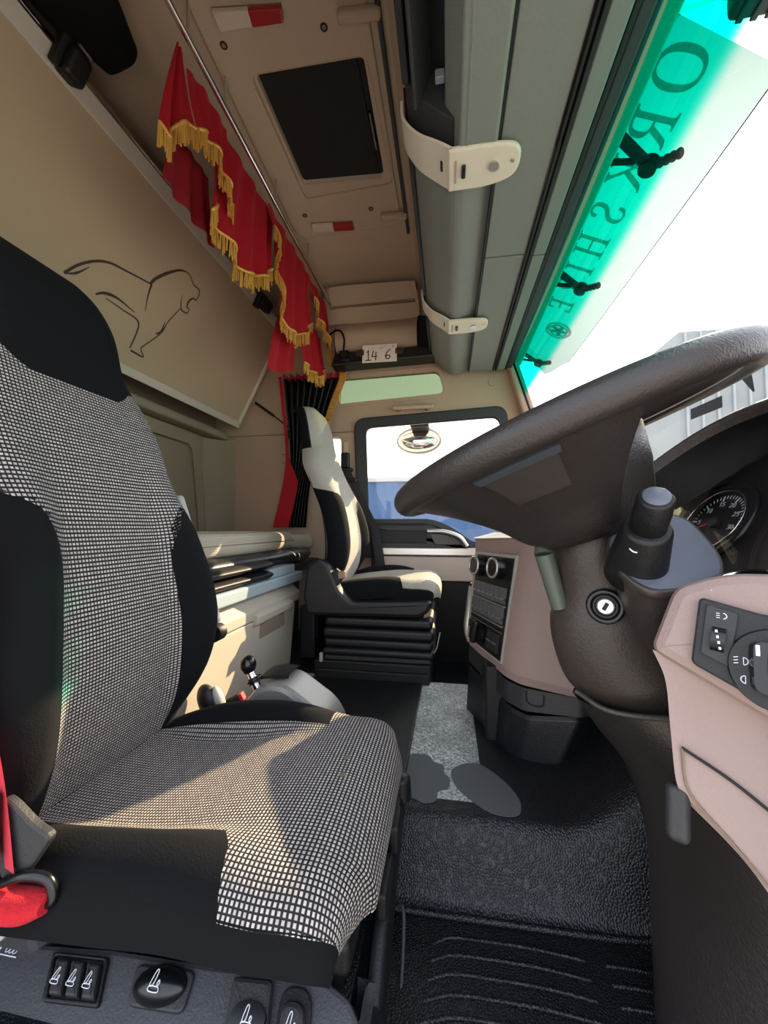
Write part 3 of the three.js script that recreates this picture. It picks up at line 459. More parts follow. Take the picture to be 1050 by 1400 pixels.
  part('badge', [rb(0.03, 0.0012, 0.0006, 0.0002, -0.152, -0.017, 0.0006), ...[0, 1, 2].map((i) => tube([[-0.158 + i * 0.006, -0.0145, 0.0005], [-0.154 + i * 0.006, -0.0125, 0.0005], [-0.155 + i * 0.006, -0.0095, 0.0005], [-0.159 + i * 0.006, -0.0115, 0.0005]], 0.0005, 16, 5, true)), rb(0.004, 0.007, 0.0006, 0.0002, -0.170, -0.013, 0.0006)].map(K), M.mark, pn, 'pale printed badge');
  // levers and rails on the front edge of the cushion
  const lv = thing('seat_front_lever', 'black levers and wire handle along the front edge of the driver seat', 'lever');
  part('knob', [new THREE.CylinderGeometry(0.019, 0.021, 0.035, 24).translate(-0.098, 0.185, 0.31), new THREE.SphereGeometry(0.019, 20, 12).scale(1, 0.5, 1).translate(-0.098, 0.203, 0.31)], M.black, lv);
  part('side_arm', [loft([[0.30, 0.17], [0.36, 0.15], [0.42, 0.13], [0.50, 0.10], [0.58, 0.05]].map(([z, y]) => [[-0.115, y + 0.02, z], [-0.096, y + 0.018, z], [-0.09, y - 0.02, z], [-0.105, y - 0.05, z], [-0.12, y - 0.03, z]]), 20, 20, true, true)], M.black, lv);
  part('clip', [rb(0.02, 0.05, 0.06, 0.008, -0.098, 0.17, 0.40), rb(0.016, 0.04, 0.08, 0.006, -0.102, 0.15, 0.49)], M.deep, lv);
  part('wire_handle', tube([[-0.098, 0.05, 0.42], [-0.082, 0.058, 0.425], [-0.078, 0.03, 0.45], [-0.078, -0.01, 0.50], [-0.085, -0.03, 0.54], [-0.11, -0.035, 0.555]], 0.0035, 40, 8), M.greyDark, lv);
}
{
  const t = mate.t;
  part('side_cover', slab(rounded([[-0.56, 0.37], [-0.11, 0.375], [-0.07, 0.40], [-0.06, 0.44], [-0.37, 0.43], [-0.42, 0.47], [-0.47, 0.58], [-0.51, 0.60], [-0.56, 0.57], [-0.575, 0.45]], 0.02), 0.06, 0.015).translate(0, 0, -0.415), M.black, t);
  for (const [y, h, w] of [[0.345, 0.04, 0], [0.302, 0.042, 0.012], [0.262, 0.038, 0.004], [0.228, 0.034, 0.014]]) part('bellows_fold', rb(0.43 + w, h, 0.44 + w, 0.016, -0.275, y, -0.60), M.black, t);
  part('floor_rail', [rbx(-0.49, -0.07, 0.195, 0.212, -0.82, -0.385, 0.004)], M.greyDark, t);
  for (let i = 0; i < 22; i++) part('rail_tooth', rb(0.008, 0.012, 0.008, 0.002, -0.42 + i * 0.0135, 0.216, -0.383), M.greyDark, t);
  part('base_plinth', [rbx(-0.53, -0.068, 0.125, 0.195, -0.9, -0.372, 0.008), rbx(-0.52, -0.072, 0.125, 0.165, -0.9, -0.36, 0.006)], M.deep, t);
  part('base_pin', rbx(-0.505, -0.492, 0.19, 0.225, -0.375, -0.362, 0.003), M.silverPlastic, t, 'pale pin');
  part('front_wire', tube([[-0.058, 0.235, -0.39], [-0.045, 0.26, -0.385], [-0.032, 0.32, -0.385]], 0.003, 16, 6), M.silver, t);
  const bk = thing('tunnel_mat', 'black ribbed rubber mat lying on the tunnel between the seats', 'floor mat');
  part('mat_sheet', slab(rounded([[-0.72, -0.36], [-0.098, -0.36], [-0.104, 0.22], [-0.72, 0.22]], 0.015), 0.01, 0.003).rotateX(Math.PI / 2).translate(0, 0.1345, 0), M.mat, bk);
  const sp = thing('rear_speaker_box', 'black box on the floor between fridge and passenger seat', 'box');
  part('body', rbx(-0.66, -0.585, 0.135, 0.37, -0.72, -0.54, 0.012), M.black, sp); part('grille', rbx(-0.59, -0.58, 0.22, 0.33, -0.70, -0.56, 0.01), M.deep, sp);
}
// folded-up armrest strip beside the driver's backrest, recliner and buckle
{
  const t = driver.t;
  part('armrest', bar([-0.72, 0.80, 0.20], [-0.60, 0.47, 0.20], 0.024, 0.05, [1, 0.3, 0], 0.01), M.silverPlastic, t);
  part('armrest_loop', tube([[-0.725, 0.79, 0.208], [-0.71, 0.80, 0.21], [-0.675, 0.725, 0.21], [-0.69, 0.72, 0.208]], 0.005, 30, 8, true), M.blackGloss, t);
  part('armrest_pivot', new THREE.CylinderGeometry(0.022, 0.022, 0.03, 24).rotateX(Math.PI / 2).translate(-0.59, 0.45, 0.20), M.black, t);
  const k = thing('recliner_cover', 'silver and black recliner cover at the foot of the driver backrest', 'cover');
  part('shell', new THREE.SphereGeometry(0.05, 28, 18).scale(0.55, 0.9, 0.4).rotateZ(0.4).translate(-0.615, 0.27, 0.19), M.black, k);
  part('trim_cap', new THREE.SphereGeometry(0.04, 24, 16).scale(0.3, 0.9, 0.4).rotateZ(0.4).translate(-0.588, 0.275, 0.185), M.silverPlastic, k);
  const b = thing('belt_buckle', 'black seat belt buckle with red button beside the gear lever', 'buckle');
  part('body', bar([-0.60, 0.235, 0.145], [-0.55, 0.262, 0.14], 0.024, 0.034, [0, 1, 0], 0.006), M.black, b);
  part('button', bar([-0.556, 0.262, 0.14], [-0.545, 0.268, 0.139], 0.02, 0.022, [0, 1, 0], 0.003), M.needle, b, 'red release button');
}
{
  const t = thing('gear_selector', 'silver selector console with short lever between the seats', 'gear lever');
  part('console_body', slab(rounded([[-0.53, 0.14], [-0.53, 0.26], [-0.475, 0.322], [-0.41, 0.327], [-0.30, 0.255], [-0.27, 0.2], [-0.27, 0.14]], [0.01, 0.03, 0.03, 0.04, 0.04, 0.03, 0.01]), 0.13, 0.014).translate(0, 0, 0.065), M.silverDark, t);
  part('top_inset', loft([[-0.485, 0.33, 0.165, 0.065], [-0.45, 0.336, 0.165, 0.065], [-0.41, 0.335, 0.16, 0.07]].map(([x, y, a, b]) => [[x, y - 0.006, a], [x, y, a - 0.01], [x, y, b + 0.01], [x, y - 0.006, b]]), 12, 8), M.black, t, 'black recess in the top');
  part('stem', rod([-0.475, 0.275, 0.17], [-0.51, 0.345, 0.17], 0.012, 0.010), M.chrome, t);
  part('collar', [rod([-0.495, 0.318, 0.17], [-0.502, 0.332, 0.17], 0.017), new THREE.TorusGeometry(0.017, 0.004, 10, 24).applyMatrix4(facing([-0.499, 0.326, 0.17], [-0.45, 0.9, 0]))], M.blackGloss, t);
  part('knob', new THREE.SphereGeometry(0.021, 24, 16).scale(1, 1.15, 1).translate(-0.517, 0.362, 0.17), M.blackGloss, t, 'dark glossy knob');
}
// seat belts
{
  const pb = thing('belt_buckle', 'small silver-topped belt buckle beside the passenger seat cushion', 'buckle');
  part('body', bar([-0.455, 0.50, -0.372], [-0.42, 0.545, -0.372], 0.022, 0.05, [0, 1, 0], 0.006), M.black, pb); part('top', bar([-0.43, 0.53, -0.372], [-0.40, 0.535, -0.372], 0.024, 0.03, [0, 1, 0], 0.004), mat(0x9a8478, 0.3, { metalness: 0.5 }), pb);
  const t = thing('driver_seat_belt', 'red driver seat belt running down beside the backrest', 'seat belt');
  const path = new THREE.CatmullRomCurve3([V(-0.62, 1.0, 0.76), V(-0.60, 0.62, 0.725), V(-0.575, 0.40, 0.70), V(-0.555, 0.29, 0.70)]);
  part('webbing', grid((u, v) => { const p = path.getPoint(v); return [p.x + (u - 0.5) * 0.044, p.y, p.z + (u - 0.5) * 0.012]; }, 4, 30), M.belt, t);
  part('tongue', rb(0.034, 0.085, 0.012, 0.004, -0.572, 0.345, 0.711), M.blackGloss, t, 'black metal tongue');
  part('anchor_plate', slab(rounded([[-0.565, 0.275], [-0.535, 0.27], [-0.488, 0.335], [-0.515, 0.345], [-0.55, 0.37], [-0.565, 0.375]], 0.012), 0.012, 0.003).translate(0, 0, 0.688), M.dull, t);
  part('anchor_loop', tube([[-0.555, 0.275, 0.705], [-0.52, 0.29, 0.705], [-0.49, 0.285, 0.70], [-0.482, 0.262, 0.70], [-0.50, 0.255, 0.70]], 0.006, 24, 8), M.blackGloss, t);
  part('buckle_sleeve', loft([[-0.575, 0.258, 0.022, 0.02], [-0.55, 0.252, 0.026, 0.026], [-0.515, 0.255, 0.026, 0.026], [-0.488, 0.262, 0.016, 0.018]].map(([x, y, a, b]) => Array.from({ length: 10 }, (_, i) => { const q = i / 10 * Math.PI * 2; return [x, y - 0.004 + a * 0.62 * Math.cos(q), 0.70 + b * 0.8 * Math.sin(q)]; })), 24, 16, true, true), M.fuzzyRed, t, 'fluffy red sleeve');
  part('lower_guide', slab(rounded([[-0.60, 0.19], [-0.555, 0.2], [-0.535, 0.24], [-0.56, 0.262], [-0.60, 0.268]], 0.008), 0.014, 0.003).translate(0, 0, 0.688), M.silverPlastic, t);
  const p = thing('passenger_seat_belt', 'black passenger seat belt hanging from its pillar guide', 'seat belt');
  const strap = (a, b, w) => grid((u, v) => { const q = a.map((s, i) => lerp(s, b[i], v)); return [q[0] + (u - 0.5) * w, q[1], q[2] + 0.004 * Math.sin(v * 3)]; }, 2, 10);
  part('webbing', [strap([-0.575, 1.06, -1.0], [-0.40, 0.72, -0.98], 0.045), strap([-0.40, 0.72, -0.98], [-0.355, 0.47, -0.96], 0.05)], M.beltBlack, p);
  part('webbing', strap([-0.59, 1.05, -1.01], [-0.58, 0.6, -1.02], 0.04), mat(0x3a1d1c, 0.6), p);
  part('guide', [rb(0.05, 0.09, 0.03, 0.01, -0.58, 1.105, -1.02), rb(0.075, 0.022, 0.03, 0.008, -0.57, 1.05, -1.01)], M.black, p);
  part('tongue', rb(0.08, 0.022, 0.016, 0.004, -0.545, 0.985, -0.995), M.blackGloss, p);
  part('slider', rb(0.026, 0.075, 0.008, 0.003, -0.585, 1.185, ZL + 0.004), M.tanLight, p, 'tan height slider');
  part('anchor', rb(0.05, 0.05, 0.02, 0.006, -0.35, 0.455, -0.955), M.beltBlack, p);
}

// =====================================================================  PASSENGER DOOR, SHELF, WINDOW THINGS
{
  const t = thing('passenger_door_panel', 'passenger door panel, dark above and tan below a silver strip', 'door panel');
  const zf = ZL + 0.002;
  part('upper_panel', slab(rounded([[-0.455, 0.735], [-0.1, 0.735], [0.0, 0.69], [0.12, 0.60], [0.42, 0.6], [0.45, 0.55], [-0.455, 0.55]], 0.01), 0.05, 0.01).translate(0, 0, zf), M.dull, t);
  part('armrest_inset', rbx(-0.415, -0.115, 0.635, 0.705, zf + 0.045, zf + 0.056, 0.003), M.deep, t);
  part('silver_strip', rbx(-0.40, 0.2, 0.568, 0.61, zf, zf + 0.07, 0.006), M.silver, t);
  part('lower_panel', rbx(-0.395, 0.25, 0.43, 0.562, zf, zf + 0.055, 0.008), M.doorTan, t);
  part('pocket', rbx(-0.46, 0.5, -0.1, 0.428, zf, zf + 0.04, 0.01), M.deep, t);
  const h = part('handle', tube([[-0.11, 0.7, zf + 0.06], [-0.02, 0.698, zf + 0.065], [0.06, 0.67, zf + 0.065], [0.10, 0.62, zf + 0.06]], 0.011, 30, 10), M.silver, t, 'silver pull handle');
  part('handle_cup', slab(rounded([[-0.1, 0.69], [-0.02, 0.685], [0.06, 0.65], [0.07, 0.625], [-0.07, 0.625]], 0.015), 0.012, 0.003).translate(0, 0, zf + 0.045), M.blackGloss, h);
  part('edge_post', rod([-0.42, 0.72, -1.0], [-0.41, 0.43, -1.0], 0.008), M.deep, t);
  const g = thing('grab_handle', 'tan grab handle above the passenger door window', 'handle');
  part('grip', [rb(0.235, 0.024, 0.022, 0.01, -0.19, 1.392, ZL + 0.045), rb(0.02, 0.03, 0.05, 0.006, -0.27, 1.395, ZL + 0.024), rb(0.02, 0.03, 0.05, 0.006, -0.11, 1.395, ZL + 0.024)], M.tanSmooth, g);
  const c = thing('coat_hook_cap', 'small round tan cap on the wall near the windscreen pillar', 'cap');
  part('disc', new THREE.CylinderGeometry(0.018, 0.02, 0.006, 24).rotateX(Math.PI / 2).translate(0.245, 1.52, ZL + 0.003), M.wallTan, c);
}
{
  const t = thing('side_shelf', 'black-edged shelf recess with tan pocket above the passenger door', 'shelf');
  part('ledge', slab(rounded([[-0.64, 1.62], [-0.02, 1.635], [-0.015, 1.668], [-0.06, 1.70], [-0.62, 1.69]], 0.012), 0.1, 0.01).translate(0, 0, -1.02), M.black, t);
  part('back_plate', slab(rounded([[-0.64, 1.66], [-0.02, 1.67], [-0.1, 1.9], [-0.16, 1.91], [-0.165, 1.88], [-0.64, 1.88]], 0.01), 0.05, 0.006).translate(0, 0, -1.045), M.black, t);
  part('pocket', loft([[-0.62, 0.9], [-0.56, 1], [-0.4, 1.02], [-0.22, 1], [-0.16, 0.9]].map(([x, k]) => [[x, 1.715, -1.0], [x, 1.72, -1.0 + 0.05 * k], [x, 1.80, -1.0 + 0.075 * k], [x, 1.85, -1.0 + 0.05 * k], [x, 1.895, -1.0]]), 20, 20), M.tan, t, 'padded tan pocket');
  const u = thing('side_upper_panel', 'tan moulded upper side panel below the ceiling corner', 'panel');
  part('panel', [loft([[[-0.72, 2.08, -1.02], [-0.68, 2.07, -0.93], [-0.4, 2.065, -0.915], [-0.17, 2.06, -0.92]], [[-0.72, 1.99, -1.03], [-0.68, 1.985, -0.97], [-0.4, 1.975, -0.96], [-0.15, 1.965, -0.97]], [[-0.72, 1.9, -1.04], [-0.68, 1.895, -1.0], [-0.4, 1.89, -1.0], [-0.15, 1.9, -1.0]]], 20, 16)], M.tan, u);
  part('rib', rbx(-0.66, -0.17, 1.968, 1.978, -0.972, -0.95, 0.004), M.tanDark, u);
  const s = thing('height_sign', 'white handwritten paper sign reading 14 6 taped to the shelf', 'sign');
  const cnv = document.createElement('canvas'); cnv.width = 400; cnv.height = 220; const k = cnv.getContext('2d');
  k.fillStyle = '#efe9df'; k.fillRect(0, 0, 400, 220); k.strokeStyle = '#3a2420'; k.lineWidth = 12; k.lineCap = 'round';
  const line = (pts) => { k.beginPath(); pts.forEach((p, i) => i ? k.lineTo(...p) : k.moveTo(...p)); k.stroke(); };
  line([[52, 92], [70, 72], [70, 190]]); line([[40, 190], [98, 188]]); line([[128, 76], [112, 146], [172, 144]]); line([[158, 96], [156, 188]]);
  line([[318, 66], [282, 108], [268, 150], [280, 180], [306, 182], [322, 160], [312, 138], [284, 142], [270, 156]]);
  k.lineWidth = 5; line([[352, 24], [350, 40]]); line([[366, 24], [364, 40]]); line([[200, 40], [206, 58]]);
  k.strokeStyle = 'rgba(70,50,60,0.6)'; k.lineWidth = 4; line([[232, 26], [224, 44], [236, 46], [238, 36], [226, 38]]); line([[258, 22], [262, 34]]); line([[274, 20], [276, 34]]); line([[96, 44], [104, 42]]); line([[118, 44], [126, 30]]);
  const st = new THREE.CanvasTexture(cnv); st.colorSpace = THREE.SRGBColorSpace;
  const sm = facing([-0.361, 1.668, -0.912], [0.03, 0.12, 1]);
  part('paper', new THREE.PlaneGeometry(0.19, 0.105).applyMatrix4(sm), mat(0xffffff, 0.8, { map: st }), s, null, true);
  for (const sg of [-1, 1]) part('tape', grid((a, b) => [(sg * 0.108) + (a - 0.5) * 0.045, (b - 0.5) * 0.032 + 0.005 + 0.004 * Math.sin(a * 9), 0.002 + 0.002 * Math.sin(a * 7)], 8, 3).applyMatrix4(sm), M.tape, s, 'brown sticky tape');
  const ch = thing('shelf_socket', 'black power socket with curved cable on the shelf edge', 'socket');
  part('socket_body', rb(0.055, 0.06, 0.03, 0.008, -0.557, 1.665, -0.91), M.blackGloss, ch);
  part('plug', rb(0.026, 0.028, 0.02, 0.005, -0.557, 1.668, -0.888), M.black, ch);
  part('cable', tube([[-0.557, 1.69, -0.89], [-0.553, 1.75, -0.885], [-0.575, 1.80, -0.90], [-0.61, 1.825, -0.93], [-0.66, 1.82, -0.96]], 0.0055, 30, 8), M.blackGloss, ch);
}
{
  // black side curtain, gathered at the top and drawn back behind the seat
  const t = thing('side_curtain', 'gathered black side curtain with red header and gold edge', 'curtain');
  const rows = [[1.60, -0.955, -0.575], [1.55, -0.945, -0.585], [1.42, -0.93, -0.635], [1.27, -0.91, -0.685], [1.1, -0.90, -0.74], [0.95, -0.92, -0.78], [0.72, -0.975, -0.80]];
  const f = table(rows), yv = (v) => { const i = v * (rows.length - 1), a = Math.floor(Math.min(i, rows.length - 2)); return lerp(rows[a][0], rows[a + 1][0], i - a); };
  const tb = table(rows.map((r, i) => [i / (rows.length - 1), ...r]));
  const pt = (u, v, o = 0) => { const [y, a, b] = tb(v); return [lerp(a, b, u), y, -0.995 + 0.016 * Math.sin(u * 2 * Math.PI * 9 + v * 2) * (1 - 0.3 * v) + o]; };
  part('cloth', grid((u, v) => pt(u, v), 120, 40), M.curtain, t);
  part('header', grid((u, v) => { const p = pt(u, 0); return [p[0], p[1] + 0.014 - v * 0.03 + 0.005 * Math.sin(u * 60), p[2] + 0.002]; }, 120, 2), mat(0xb02a44, 0.6), t, 'red gathered header tape');
  part('lining', grid((u, v) => { const p = pt(0, v), w = 0.02 + 0.075 * smooth(0.62, 0.85, v); return [p[0] - 0.018 + u * w, p[1], p[2] + 0.022]; }, 4, 30), M.red, t, 'red lining edge');
  const g = []; for (let i = 0; i < 120; i++) { const p = pt(1, i / 120 * 0.52, 0.012); g.push(rb(0.04, 0.0035, 0.006, 0.001, p[0] - 0.006, p[1] + (rnd() - 0.5) * 0.003, p[2] + rnd() * 0.004, 1)); }
  part('fringe', g, M.gold, t, 'gold fringe down the edge');
}
{
  // the pelmet curtain on its rail
  const r = thing('curtain_rail', 'thin silver curtain rail running across under the ceiling', 'rail');
  part('rail', tube([[-0.655, 1.985, 0.84], [-0.655, 1.985, 0.3], [-0.655, 1.985, -0.3], [-0.655, 1.995, -1.0]], 0.009, 40, 10), M.chrome, r);
  for (const z of [0.27, 0.1, -0.25, -0.6, -0.9]) part('hanger', rod([-0.655, 1.985, z], [-0.655, 2.085, z], 0.004), M.silver, r);
  const t = thing('pelmet_curtain', 'red velvet pelmet curtain with gold fringe hanging below the rail', 'curtain');
  const poly = (pts) => { const L = [0]; for (let i = 1; i < pts.length; i++) L.push(L[i - 1] + Math.hypot(pts[i][0] - pts[i - 1][0], pts[i][1] - pts[i - 1][1])); return (s) => { const d = s * L[L.length - 1]; let i = 0; while (i < L.length - 2 && d > L[i + 1]) i++; const k = (d - L[i]) / (L[i + 1] - L[i]); return [lerp(pts[i][0], pts[i + 1][0], k), lerp(pts[i][1], pts[i + 1][1], k)]; }; };
  const swag = (top, bot, x0, amp, folds, fr = true, m = M.red) => {
    const A = poly(top), B = poly(bot), P = (u, v) => { const a = A(u), b = B(u); return [x0 - 0.02 + amp * (0.3 + 0.7 * v) * Math.sin(u * folds * 2 * Math.PI) + 0.02 * v * v, lerp(a[1] - 0.006, b[1], v), lerp(a[0], b[0], v)]; };
    const o = part('swag', grid(P, 80, 24), m, t);
    if (!fr) return;
    const g = [], N = Math.round(46 + 190 * (Math.hypot(bot[0][0] - bot[bot.length - 1][0], bot[0][1] - bot[bot.length - 1][1])));
    for (let i = 0; i <= N; i++) { const p = P(i / N, 1), l = 0.042 + 0.024 * rnd(); g.push(new THREE.CylinderGeometry(0.002, 0.0028, l, 5, 1).rotateX((rnd() - 0.5) * 0.25).translate(p[0] + 0.003 + (rnd() - 0.5) * 0.004, p[1] - l / 2 + 0.008, p[2] + (rnd() - 0.5) * 0.004)); }
    g.push(tube(Array.from({ length: 30 }, (_, i) => { const p = P(i / 29, 0.99); return [p[0] + 0.004, p[1] + 0.003, p[2]]; }), 0.005, 90, 6));
    part('fringe', g, M.gold, o, 'gold bullion fringe');
  };
  swag([[0.27, 1.985], [0.25, 1.985]], [[0.352, 1.665], [0.335, 1.645], [0.318, 1.66], [0.285, 1.735], [0.24, 1.785], [0.216, 1.79]], -0.665, 0.012, 2);
  swag([[0.24, 1.95], [0.17, 1.978], [0.05, 1.978]], [[0.216, 1.79], [0.18, 1.812], [0.14, 1.815], [0.10, 1.79], [0.065, 1.755], [0.04, 1.725]], -0.66, 0.012, 3);
  swag([[0.20, 1.83], [0.05, 1.83]], [[0.27, 1.62], [0.04, 1.60]], -0.72, 0.01, 3, false, mat(0x8a0218, 0.85));
  swag([[0.09, 1.975], [-0.1, 1.975], [-0.3, 1.975]], [[0.12, 1.665], [0.15, 1.62], [0.10, 1.605], [0.03, 1.60], [0.01, 1.565], [-0.05, 1.57], [-0.11, 1.60], [-0.20, 1.66], [-0.25, 1.72]], -0.668, 0.014, 4);
  swag([[-0.22, 1.975], [-0.45, 1.98], [-0.66, 1.985]], [[-0.235, 1.88], [-0.27, 1.8], [-0.295, 1.68], [-0.32, 1.60], [-0.367, 1.54], [-0.45, 1.555], [-0.56, 1.62], [-0.66, 1.72]], -0.655, 0.016, 4);
  swag([[-0.64, 1.985], [-0.85, 1.99], [-1.0, 1.99]], [[-0.70, 1.88], [-0.76, 1.82], [-0.84, 1.80], [-0.91, 1.80], [-0.96, 1.74], [-0.985, 1.70]], -0.66, 0.014, 3);
  swag([[-0.42, 1.65], [-0.66, 1.72]], [[-0.28, 1.345], [-0.36, 1.36], [-0.54, 1.44]], -0.70, 0.012, 2, false);
  swag([[-0.62, 1.8], [-0.95, 1.8]], [[-0.64, 1.52], [-0.74, 1.52], [-0.88, 1.54], [-0.98, 1.62]], -0.69, 0.012, 3);
}
// ceiling lamps, coat pegs
for (const [pts, label] of [[[[-0.602, 0.252], [-0.417, 0.23], [-0.424, 0.2], [-0.603, 0.21]], 'red and clear ceiling lamp nearer the camera, beside the roof hatch'], [[[-0.592, -0.474], [-0.409, -0.492], [-0.411, -0.531], [-0.6, -0.513]], 'red and clear ceiling lamp beyond the roof hatch']]) {
  const t = thing('ceiling_lamp', label, 'lamp');
  const mid = (a, b) => [lerp(a[0], b[0], 0.52), lerp(a[1], b[1], 0.52)], [a, b, c, d] = pts;
  part('base', slab(pts, 0.008, 0.001).rotateX(Math.PI / 2).translate(0, 2.084, 0), M.tanDark, t);
  part('lens', slab(rounded([a, mid(a, b), mid(d, c), d], 0.004), 0.016, 0.004).rotateX(Math.PI / 2).translate(0, 2.08, 0), mat(0xcdbfae, 0.25), t, 'clear lens');
  part('lens', slab(rounded([mid(a, b), b, c, mid(d, c)], 0.004), 0.016, 0.004).rotateX(Math.PI / 2).translate(0, 2.08, 0), mat(0x9c2024, 0.3), t, 'red lens');
}
for (const [x, z, w] of [[-0.616, 0.172, 'near lamp, rail side'], [-0.324, 0.164, 'near lamp, console side'], [-0.607, -0.432, 'far lamp, rail side'], [-0.316, -0.444, 'far lamp, console side']]) {
  const t = thing('ceiling_screw_hole', 'dark round screw hole in the hatch surround, ' + w, 'screw');
  part('rim', new THREE.TorusGeometry(0.008, 0.003, 8, 20).rotateX(Math.PI / 2).translate(x, 2.082, z), M.deep, t); part('plug', new THREE.CylinderGeometry(0.008, 0.008, 0.004, 16).translate(x, 2.082, z), M.tanDark, t);
}
for (const [z, label] of [[0.183, 'tan ceiling bar end at the near side of the hatch'], [-0.485, 'tan ceiling bar end at the far side of the hatch']]) {
  const t = thing('ceiling_bar', label, 'bar'); part('bar', bar([-0.28, 2.066, z + 0.006], [-0.165, 2.07, z - 0.006], 0.028, 0.026, [0, 1, 0], 0.01), M.tanSmooth, t);
}

// =====================================================================  DASHBOARD
{
  const t = thing('dashboard', 'dark dashboard body under the windscreen', 'dashboard');
  part('body', slab(rounded([[0.34, 0.36], [0.36, 0.62], [0.42, 0.68], [0.66, 0.66], [0.68, 0.36]], 0.03), 1.86, 0.01).translate(0, 0, ZL + 0.04), M.dull, t);
  // instrument hood
  const arc = [[0.31, 0.80, 0.385], [0.338, 0.822, 0.399], [0.372, 0.852, 0.418], [0.402, 0.877, 0.445], [0.425, 0.892, 0.475], [0.445, 0.90, 0.52], [0.445, 0.895, 0.60], [0.41, 0.85, 0.70], [0.36, 0.76, 0.74]];
  part('instrument_hood', loft([arc.map(([x, y, z]) => [x - 0.004, y - 0.02, z + 0.004]), arc.map(([x, y, z]) => [x - 0.012, y - 0.008, z]), arc.map(([x, y, z]) => [x - 0.004, y, z]), arc.map(([x, y, z]) => [x + 0.05, y - 0.004, z - 0.01]), arc.map(([x, y, z]) => [x + 0.16, y - 0.12, z - 0.03])], 40, 24), M.column, t);
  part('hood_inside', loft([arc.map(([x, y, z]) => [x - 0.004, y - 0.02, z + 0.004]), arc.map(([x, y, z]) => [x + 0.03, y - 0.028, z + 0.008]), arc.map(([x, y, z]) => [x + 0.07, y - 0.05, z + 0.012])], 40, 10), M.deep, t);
  const c = thing('instrument_cluster', 'instrument cluster with round rev counter under the dash hood', 'instrument cluster');
  const n = [-0.86, 0.5, 0.08], gm = facing([0.418, 0.731, 0.422], n), G = (g) => g.applyMatrix4(gm);
  part('face', G(rb(0.44, 0.30, 0.01, 0.004, 0.12, 0.03, -0.012)), mat(0x0a0b10, 0.55), c);
  part('gauge_ring', G(new THREE.TorusGeometry(0.056, 0.0014, 10, 80)), M.chrome, c, 'thin bright ring');
  part('gauge_well', G(new THREE.TorusGeometry(0.068, 0.006, 10, 60).translate(0, 0, -0.004)), M.blackGloss, c);
  const ticks = []; for (let i = 0; i <= 30; i++) { const a = R(215 - i * 7.6), L = i % 5 ? 0.006 : 0.01; ticks.push(new THREE.BoxGeometry(L, i % 5 ? 0.001 : 0.0022, 0.0006).translate(0.05 - L / 2, 0, 0).rotateZ(a).translate(0, 0, -0.006)); }
  part('gauge_scale', ticks.map(G), M.mark, c, 'white scale marks');
  const font = await new FontLoader().loadAsync('fonts/droid/droid_sans_regular.typeface.json');
  const nums = []; [['5', 5], ['10', 10], ['15', 15], ['20', 20], ['25', 25], ['30', 30]].forEach(([s, i]) => { const a = R(215 - i * 7.6), g = new TextGeometry(s, { font, size: 0.008, depth: 0.0004 }); g.computeBoundingBox(); g.translate(-g.boundingBox.max.x / 2, -0.004, 0); nums.push(g.translate(0.035 * Math.cos(a), 0.035 * Math.sin(a), -0.0065)); });
  part('gauge_numbers', nums.map(G), M.mark, c, 'white numerals');
  part('needle', G(new THREE.BoxGeometry(0.034, 0.0022, 0.001).translate(0.03, 0, 0).rotateZ(R(200)).translate(0, 0, -0.004)), M.needle, c, 'red needle');
  part('hub', G(new THREE.CylinderGeometry(0.009, 0.01, 0.005, 24).rotateX(Math.PI / 2).translate(0, 0, -0.004)), M.black, c);
  part('cover_glass', G(rb(0.42, 0.28, 0.003, 0.001, 0.12, 0.03, 0.012)), M.lens, c);
}
